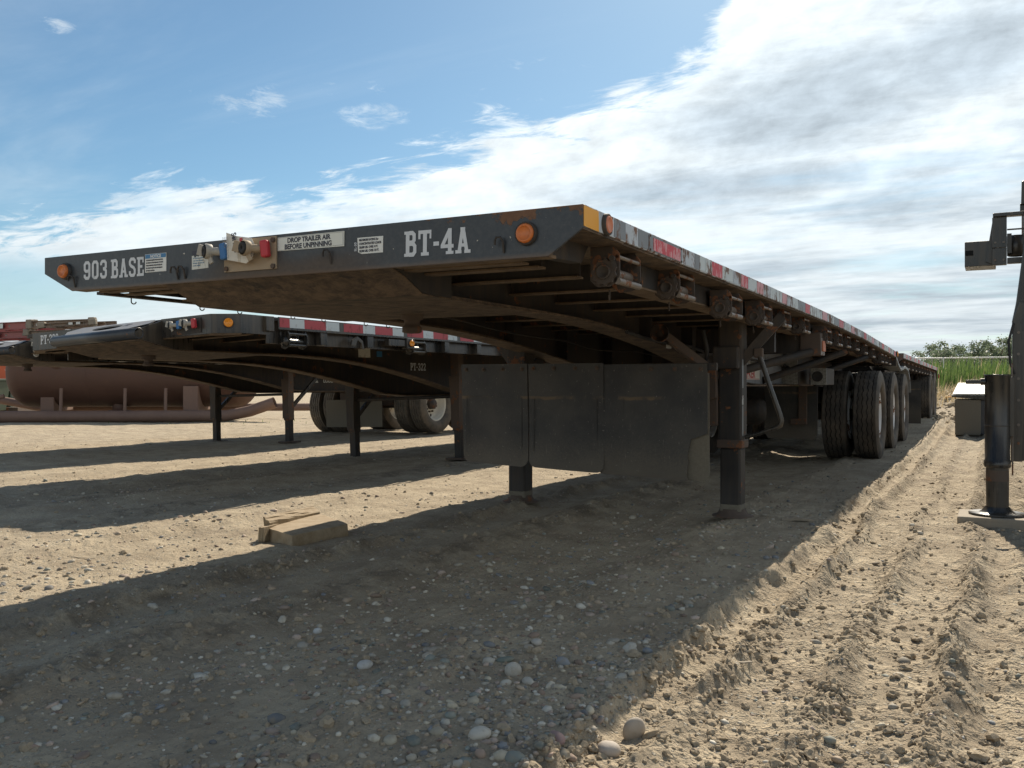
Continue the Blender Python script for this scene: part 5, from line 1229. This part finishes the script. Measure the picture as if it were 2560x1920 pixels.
# ------------------------------------------------------------------ timber blocks in the sun
def P3(u, v, z):
    a = (u - 1280) / 2280.; k = (962 - v) / 2280.; s, c = math.sin(YAW), math.cos(YAW); t = (z - .88) / k
    return Vector(((-s + a * c) * t, (c + a * s) * t, z))
def slab(name, corners_top, th, mat, label, seed, jit=.004):
    rnd = random.Random(seed); n = 7; m = MB(); A, Bc, Cc, D = [Vector(p) for p in corners_top]; vt = []; vb = []
    for i in range(n):
        for j in range(n):
            a, b = i / (n - 1), j / (n - 1); p = (A * (1 - a) + Bc * a) * (1 - b) + (D * (1 - a) + Cc * a) * b
            e = (i in (0, n - 1)) or (j in (0, n - 1)); q = p + Vector((rnd.uniform(-1, 1), rnd.uniform(-1, 1), rnd.uniform(-.4, .4) - (.6 if e else 0))) * jit
            vt.append(q); vb.append(p - Vector((rnd.uniform(-1, 1) * jit, rnd.uniform(-1, 1) * jit, th)))
    k = n * n; f = [(i * n + j, i * n + j + 1, (i + 1) * n + j + 1, (i + 1) * n + j) for i in range(n - 1) for j in range(n - 1)]
    m.add(vt + vb, f + [tuple(k + x for x in reversed(q)) for q in f]); r = n - 1
    for i in range(r):
        m.f += [(i, i + 1, k + i + 1, k + i), (r * n + i, k + r * n + i, k + r * n + i + 1, r * n + i + 1), (i * n, k + i * n, k + (i + 1) * n, (i + 1) * n), (i * n + r, (i + 1) * n + r, k + (i + 1) * n + r, k + i * n + r)]; m.sm += [False] * 4
    o = mk(name, m, mat); tag(o, label, 'wood'); return o
slab('timber_block', [P3(658, 1315, .075), P3(731, 1338, .065), P3(869, 1309, .070), P3(800, 1284, .080)], .075, 'timber', 'thick square timber block lying flat in the sun, dusty', 3)
slab('timber_block', [P3(659, 1290, .135), P3(675, 1306, .10), P3(800, 1279, .09), P3(785, 1264, .125)], .07, 'timber', 'timber piece leaning tilted against the back of the flat dusty block', 4)
slab('timber_block', [P3(646, 1318, .085), P3(662, 1318, .085), P3(790, 1284, .07), P3(776, 1282, .07)], .08, 'timber', 'narrow timber piece at the bottom behind the flat dusty block', 5)

# ------------------------------------------------------------------ machine trailer at the right edge
D = empty('lowbed_trailer', (1.2, 6.6, 0)); OFF = Vector((1.2, 6.6, 0)).copy()
tag(D, 'glossy black trailer cut by the right picture edge, standing on a round jack leg', 'trailer')
mk('front_panel', MB().prism([(.125, .38), (2.4, .38), (2.4, 2.5), (.30, 2.5), (.185, 1.84), (.135, 1.42), (.112, 1.30)], 'y', 6.86, 6.93), 'black_clean', D, .008)
mk('main_body', MB().box(.45, 2.3, 6.95, 12, .45, 1.3), 'black_clean', D, .02)
mk('front_panel', MB().prism([(.115, .38), (.17, .38), (.20, 1.42), (.155, 1.42), (.112, 1.30)], 'y', 6.78, 6.855), 'black_clean', D, .004)
mk('rail_tube', MB().tube([(.205, 6.80, 1.45), (.235, 6.80, 1.75), (.27, 6.80, 2.2)], .02, 8), 'black_clean', D)
# box bracket
br = mk('bracket_box', MB().box(-.176, .02, 7.19, 7.45, 1.712, 1.888), 'black_clean', D, .004)
mk('bracket_slot', MB().box(-.172, -.122, 7.184, 7.189, 1.79, 1.825), 'void', br, .002)
mk('bracket_gusset', MB().prism([(-.045, 1.74), (-.002, 1.72), (-.002, 2.02)], 'y', 7.17, 7.186), 'black_clean', br)
fr_ = mk('bracket_frame', MB().box(-.004, .085, 7.12, 7.16, 1.825, 2.035).box(-.004, .085, 7.12, 7.158, 1.705, 1.8225), 'black_clean', D, .003)
mk('bracket_frame', MB().box(.0, .20, 7.10, 7.17, 2.037, 2.062), 'black_clean', fr_, .003)
mk('bracket_frame', MB().box(.087, .20, 7.11, 7.165, 1.712, 1.752), 'black_clean', fr_, .003)
mk('bracket_frame', MB().box(.087, .198, 7.13, 7.14, 1.942, 1.952), 'black_clean', fr_)
mk('cup_holder', MB().lathe([(-.075, .05), (-.07, .058), (.065, .060), (.065, .050), (-.05, .048)], (.145, 7.24, 1.85), (0, 0, 1), 20).box(.087, .115, 7.17, 7.18, 1.79, 1.925), 'black_clean', fr_)
mk('bracket_post', MB().box(.182, .205, 7.10, 7.16, 1.70, 2.06), 'black_clean', fr_, .003)
up_ = mk('upper_post', MB().prism([(.172, 2.11), (.222, 2.11), (.226, 2.295), (.176, 2.283)], 'y', 7.2, 7.23), 'black_clean', D, .003)
mk('post_collar', MB().box(.166, .215, 7.18, 7.25, 2.07, 2.115).box(.166, .22, 7.178, 7.25, 2.12, 2.128), 'black_clean', up_, .003); mk('post_pipe', MB().box(.176, .20, 7.2, 7.22, 1.87, 2.07), 'steel', up_)
# jack
jc = (.026, 6.62)
j_ = mk('jack_leg', MB().lathe([(.352, .074), (.36, .0775), (.398, .0775), (.40, .0725), (.932, .0725), (.938, .076), (.946, .076), (.948, 0)], (*jc, 0), (0, 0, 1), 40), 'black_clean', D)
mk('inner_leg', MB().lathe([(.05, .066), (.352, .066)], (*jc, 0), (0, 0, 1), 36), 'black_clean', j_)
mk('orange_band', MB().lathe([(.265, .0665), (.335, .0665)], (*jc, 0), (0, 0, 1), 36), 'rustbrown', j_)
mk('jack_foot', MB().lathe([(.048, .0), (.048, .165), (.056, .168), (.062, .165), (.060, .11), (.075, .09), (.10, .07)], (*jc, 0), (0, 0, 1), 40), 'black_clean', j_)
mk('jack_shaft', MB().box(-.155, -.04, 6.60, 6.63, .885, .912).tube([(-.07, 6.615, .90), (-.03, 6.615, .90)], .022, 12), 'black_clean', j_, .002)
mk('jack_mount', MB().box(.095, .122, 6.60, 6.66, .55, .93), 'black_clean', j_, .003)
mk('latch_rod', MB().tube([(.108, 6.7, 1.02), (.108, 6.7, .38)], .006, 8).tube([(.112, 6.66, .60), (.112, 6.66, .30)], .005, 8), 'steel', D)
for z in (.50, .62, .78, .92, 1.08, 1.22):
    mk('bolt', MB().lathe([(0, .010), (-.007, .010), (-.007, 0)], (.148, 6.778, z), (0, 1, 0), 6, False), 'steel', D)
for x, z in ((.015, 1.86), (.065, 1.86), (.015, 1.74), (.065, 1.74)): mk('bolt', MB().lathe([(0, .008), (-.006, .008), (-.006, 0)], (x, 7.119, z), (0, 1, 0), 6, False), 'steel', D)
mk('weld_seam', MB().lathe([(-.004, .0725), (0, .0765), (.004, .0725)], (*jc, .62), (0, 0, 1), 36), 'black_clean', j_)
mk('air_hose', MB().tube([(.12, 6.74, 1.28), (.09, 6.72, 1.16), (.10, 6.70, 1.02), (.125, 6.72, .95)], .008, 8), 'seal', D)
OFF = Vector((0, 0, 0))
o = mk('timber_block', MB().box(-.20, .60, 6.42, 6.82, -.03, .048), 'greywood', None, .008); tag(o, 'flat grey brown timber pad under the round jack foot at the right edge', 'wood')
# fender with tread-plate top further along
Fd = empty('wheel_fender', (-.0, 16.9, .1)); OFF = Vector((0, 16.9, .1)).copy()
tag(Fd, 'black box fender with bright diamond tread plate top, right of the dirt track', 'fender')
mk('fender_body', MB().box(-.545, -.17, 16.5, 17.5, .06, .64), 'flap_dusty', Fd, .01); mk('fender_body', MB().box(-.075, .7, 16.5, 17.5, .06, .64), 'flap_dusty', Fd, .01)
mk('fender_slot', MB().box(-.172, -.073, 16.54, 17.4, .08, .63), 'black', Fd)
mk('fender_skirt', MB().prism([(-.60, .715), (.75, .715), (.75, .64), (-.05, .632), (-.59, .68)], 'y', 16.47, 17.5), 'black_clean', Fd, .004)
mk('fender_top', MB().add([(-.575, 16.46, .72), (.75, 16.46, .72), (.75, 17.6, .90), (-.53, 17.6, .90), (-.575, 16.46, .735), (.75, 16.46, .735), (.75, 17.6, .915), (-.53, 17.6, .915)], [(0, 1, 2, 3), (4, 7, 6, 5), (0, 4, 5, 1), (1, 5, 6, 2), (2, 6, 7, 3), (3, 7, 4, 0)]), 'tread', Fd)
OFF = Vector((0, 0, 0))
o = mk('board', MB().box(-1.10, -.84, 26.2, 26.5, 0, .06), 'yellow_tape', None, .004); o.location = (0, 0, float(height(-.97, 26.3)) + .01); tag(o, 'pale yellow board end lying on the dirt pile left of the tread plate fender', 'board')
sup = mk('dirt_heap', MB().box(0, .01, 0, .01, 0, .01), 'clod'); bpy.data.objects.remove(sup)

# ------------------------------------------------------------------ reeds, mound, fence, trees
def blades(name, n, xr, yr, hgt, wid, mat, lean=.18, seed=1, flat=False):
    rng = np.random.default_rng(seed); X = rng.uniform(*xr, n); Y = rng.uniform(*yr, n); Z = height(X, Y) - .03
    Hh = rng.uniform(*hgt, n); a = rng.uniform(0, 2 * np.pi, n); wv = rng.uniform(*wid, n)
    la = rng.normal(0.3, 1.2, n); lm = np.abs(rng.normal(0, lean, n)) * Hh
    if flat: Z = Z + rng.uniform(0, .12, n)
    segs = 4; V = []; 
    for s in range(segs + 1):
        t = s / segs; ox = np.cos(la) * lm * t ** 2; oy = np.sin(la) * lm * t ** 2; zz = Hh * t * (1 - .25 * t * (lm / Hh)); w = wv * (1 - t ** 2.2) + .001
        for sg in (-1, 1): V.append(np.stack([X + ox + sg * np.cos(a) * w, Y + oy + sg * np.sin(a) * w, Z + zz], 1))
    V = np.stack(V, 1); k = V.shape[1]; base = np.arange(n)[:, None, None] * k
    q = np.array([[2 * s, 2 * s + 1, 2 * s + 3, 2 * s + 2] for s in range(segs)])[None] + base
    me = bpy.data.meshes.new(name); co = V.reshape(-1, 3); me.vertices.add(len(co)); me.vertices.foreach_set('co', co.ravel())
    F = q.reshape(-1, 4); me.loops.add(F.size); me.loops.foreach_set('vertex_index', F.ravel()); me.polygons.add(len(F)); me.polygons.foreach_set('loop_start', np.arange(len(F)) * 4)
    me.update(calc_edges=True); me.materials.append(M[mat]); o = bpy.data.objects.new(name, me); COL.objects.link(o); return o
tag(blades('reed_bed', 5200, (-7.5, 3.2), (33, 40), (.50, 1.32), (.016, .032), 'reed', .20, 2), 'dense bed of tall green reeds behind the trailers at right', 'reeds', kind='stuff')
tag(blades('dry_grass', 3000, (-3.0, 1.8), (24.5, 34.5), (.15, .5), (.004, .010), 'straw', .8, 3), 'dry straw and dead grass covering the dirt pile', 'dry grass', kind='stuff')
tag(blades('weeds', 70, (-21, -13), (14, 17.5), (.04, .10), (.006, .012), 'reed', .5, 9), 'low green weeds along the tank skid', 'weeds', kind='stuff')
P = np.random.default_rng(12).uniform(0, 1, (900, 2)) * [3.6, 9] + [-2.4, 19.5]; P = np.hstack([P, height(P[:, 0], P[:, 1])[:, None]])
tag(rocks('rubble', P, np.random.default_rng(13).lognormal(math.log(.035), .5, 900).clip(.015, .12), 1, 'clod', .3, .7, .3, False), 'lumps of soil on the dirt pile below the reeds', 'rubble', kind='stuff')
tag(blades('dry_reeds', 500, (-7.5, 3.2), (32.5, 38), (.3, 1.25), (.010, .020), 'straw', .28, 21), 'dry tan stems mixed into the front of the green reeds', 'reeds', kind='stuff')
Fn = empty('chain_link_fence', (-2, 46, .5)); OFF = Vector((-2, 46, .5)).copy(); tag(Fn, 'chain link fence with pale top rail beyond the reeds', 'fence')
mk('top_rail', MB().tube([(-20, 46, 2.10), (8, 46, 2.10)], .032, 8), 'galv', Fn)
for x in range(-20, 9, 3): mk('fence_post', MB().tube([(x, 46.0, .3), (x, 46.0, 2.14)], .035, 8), 'galv', Fn)
m = MB(); 
for i in range(-60, 60):
    x = -6 + i * .14
    if -20 < x < 7: m.bar((x, 46.02, .5), (x + 1.55 if x + 1.55 < 8 else 8, 46.02, 2.06), .004, .004); m.bar((x + 1.55, 46.03, .5), (x, 46.03, 2.06), .004, .004)
tag(mk('fence_mesh', m, 'galv', Fn), kind='stuff'); OFF = Vector((0, 0, 0))
def tree_meshes(seed):
    rnd = np.random.default_rng(seed); rr = random.Random(seed)
    tk = MB().tube([(0, 0, 0), (.05, 0, 1.6), (-.05, .05, 3.4), (.02, 0, 5.4)], [.16, .13, .08, .03], 8)
    for i in range(7):
        z = 1.4 + i * .5; a = i * 2.4; tk.tube([(0, 0, z), (math.cos(a) * .7, math.sin(a) * .7, z + .7), (math.cos(a) * 1.1, math.sin(a) * 1.1, z + 1.4)], [.06, .035, .012], 6)
    n = 2400; cl = rnd.normal(0, 1, (26, 3)) * [.75, .75, 1.35] + [0, 0, 3.9]; cl[:, 2] = cl[:, 2].clip(1.3, 6.4)
    c = cl[rnd.integers(0, 26, n)] + rnd.normal(0, .27, (n, 3)); s = rnd.uniform(.08, .16, n)
    u = rnd.normal(0, 1, (n, 3)); u /= np.linalg.norm(u, axis=1)[:, None]; w = np.cross(u, rnd.normal(0, 1, (n, 3))); w /= np.linalg.norm(w, axis=1)[:, None]
    V = np.stack([c + u * s[:, None], c + w * s[:, None] * .7, c - u * s[:, None], c - w * s[:, None] * .7], 1).reshape(-1, 3)
    me = bpy.data.meshes.new('crown'); me.from_pydata(V.tolist(), [], [(4 * i, 4 * i + 1, 4 * i + 2, 4 * i + 3) for i in range(n)]); me.materials.append(M['leaf'])
    return tk, me
proto = []
for s in (1, 2, 3):
    tk, cm_ = tree_meshes(s); e = empty('poplar_tree', (0, 0, 0)); t_ = mk('trunk', tk, 'bark', e)
    c_ = bpy.data.objects.new('crown', cm_); COL.objects.link(c_); c_.parent = e; proto.append(e)
tl_ = [(2245, 5.0), (2264, 5.6), (2300, 5.5), (2316, 8.2), (2345, 8.9), (2362, 8.5), (2377, 7.2), (2391, 8.4), (2407, 7.8), (2424, 7.6), (2446, 8.8), (2463, 8.6), (2480, 8.9), (2499, 8.7), (2516, 9.4), (2536, 8.2), (2556, 8.8)]
pos = ['leftmost small', 'second small', 'third from the left', 'tall one by the trailer tail', 'tall one at the left gap', 'slim one right of the left gap', 'low one', 'middle', 'low middle', 'stunted middle', 'bushy one above the white fender', 'one above the jack shaft', 'broad one left of the jack tube', 'one behind the jack tube', 'tallest one near the black trailer', 'next to last', 'last at the right edge']
for i, ((u, h), d_) in enumerate(zip(tl_, pos)):
    e = proto[i] if i < 3 else copy_tree(proto[i % 3])
    a = (u - 1280) / 2280.; s, c = math.sin(YAW), math.cos(YAW); dist = 150 + (i * 37) % 30
    e.location = ((-s + a * c) * dist, (c + a * s) * dist, -.1); e.scale = (h / 6.6 * 1.25,) * 2 + (h / 6.6 * .96,); e.rotation_euler = (0, 0, i * 1.7)
    tag(e, 'distant poplar beyond the fence, ' + d_, 'tree', 'distant poplar trees beyond the fence')
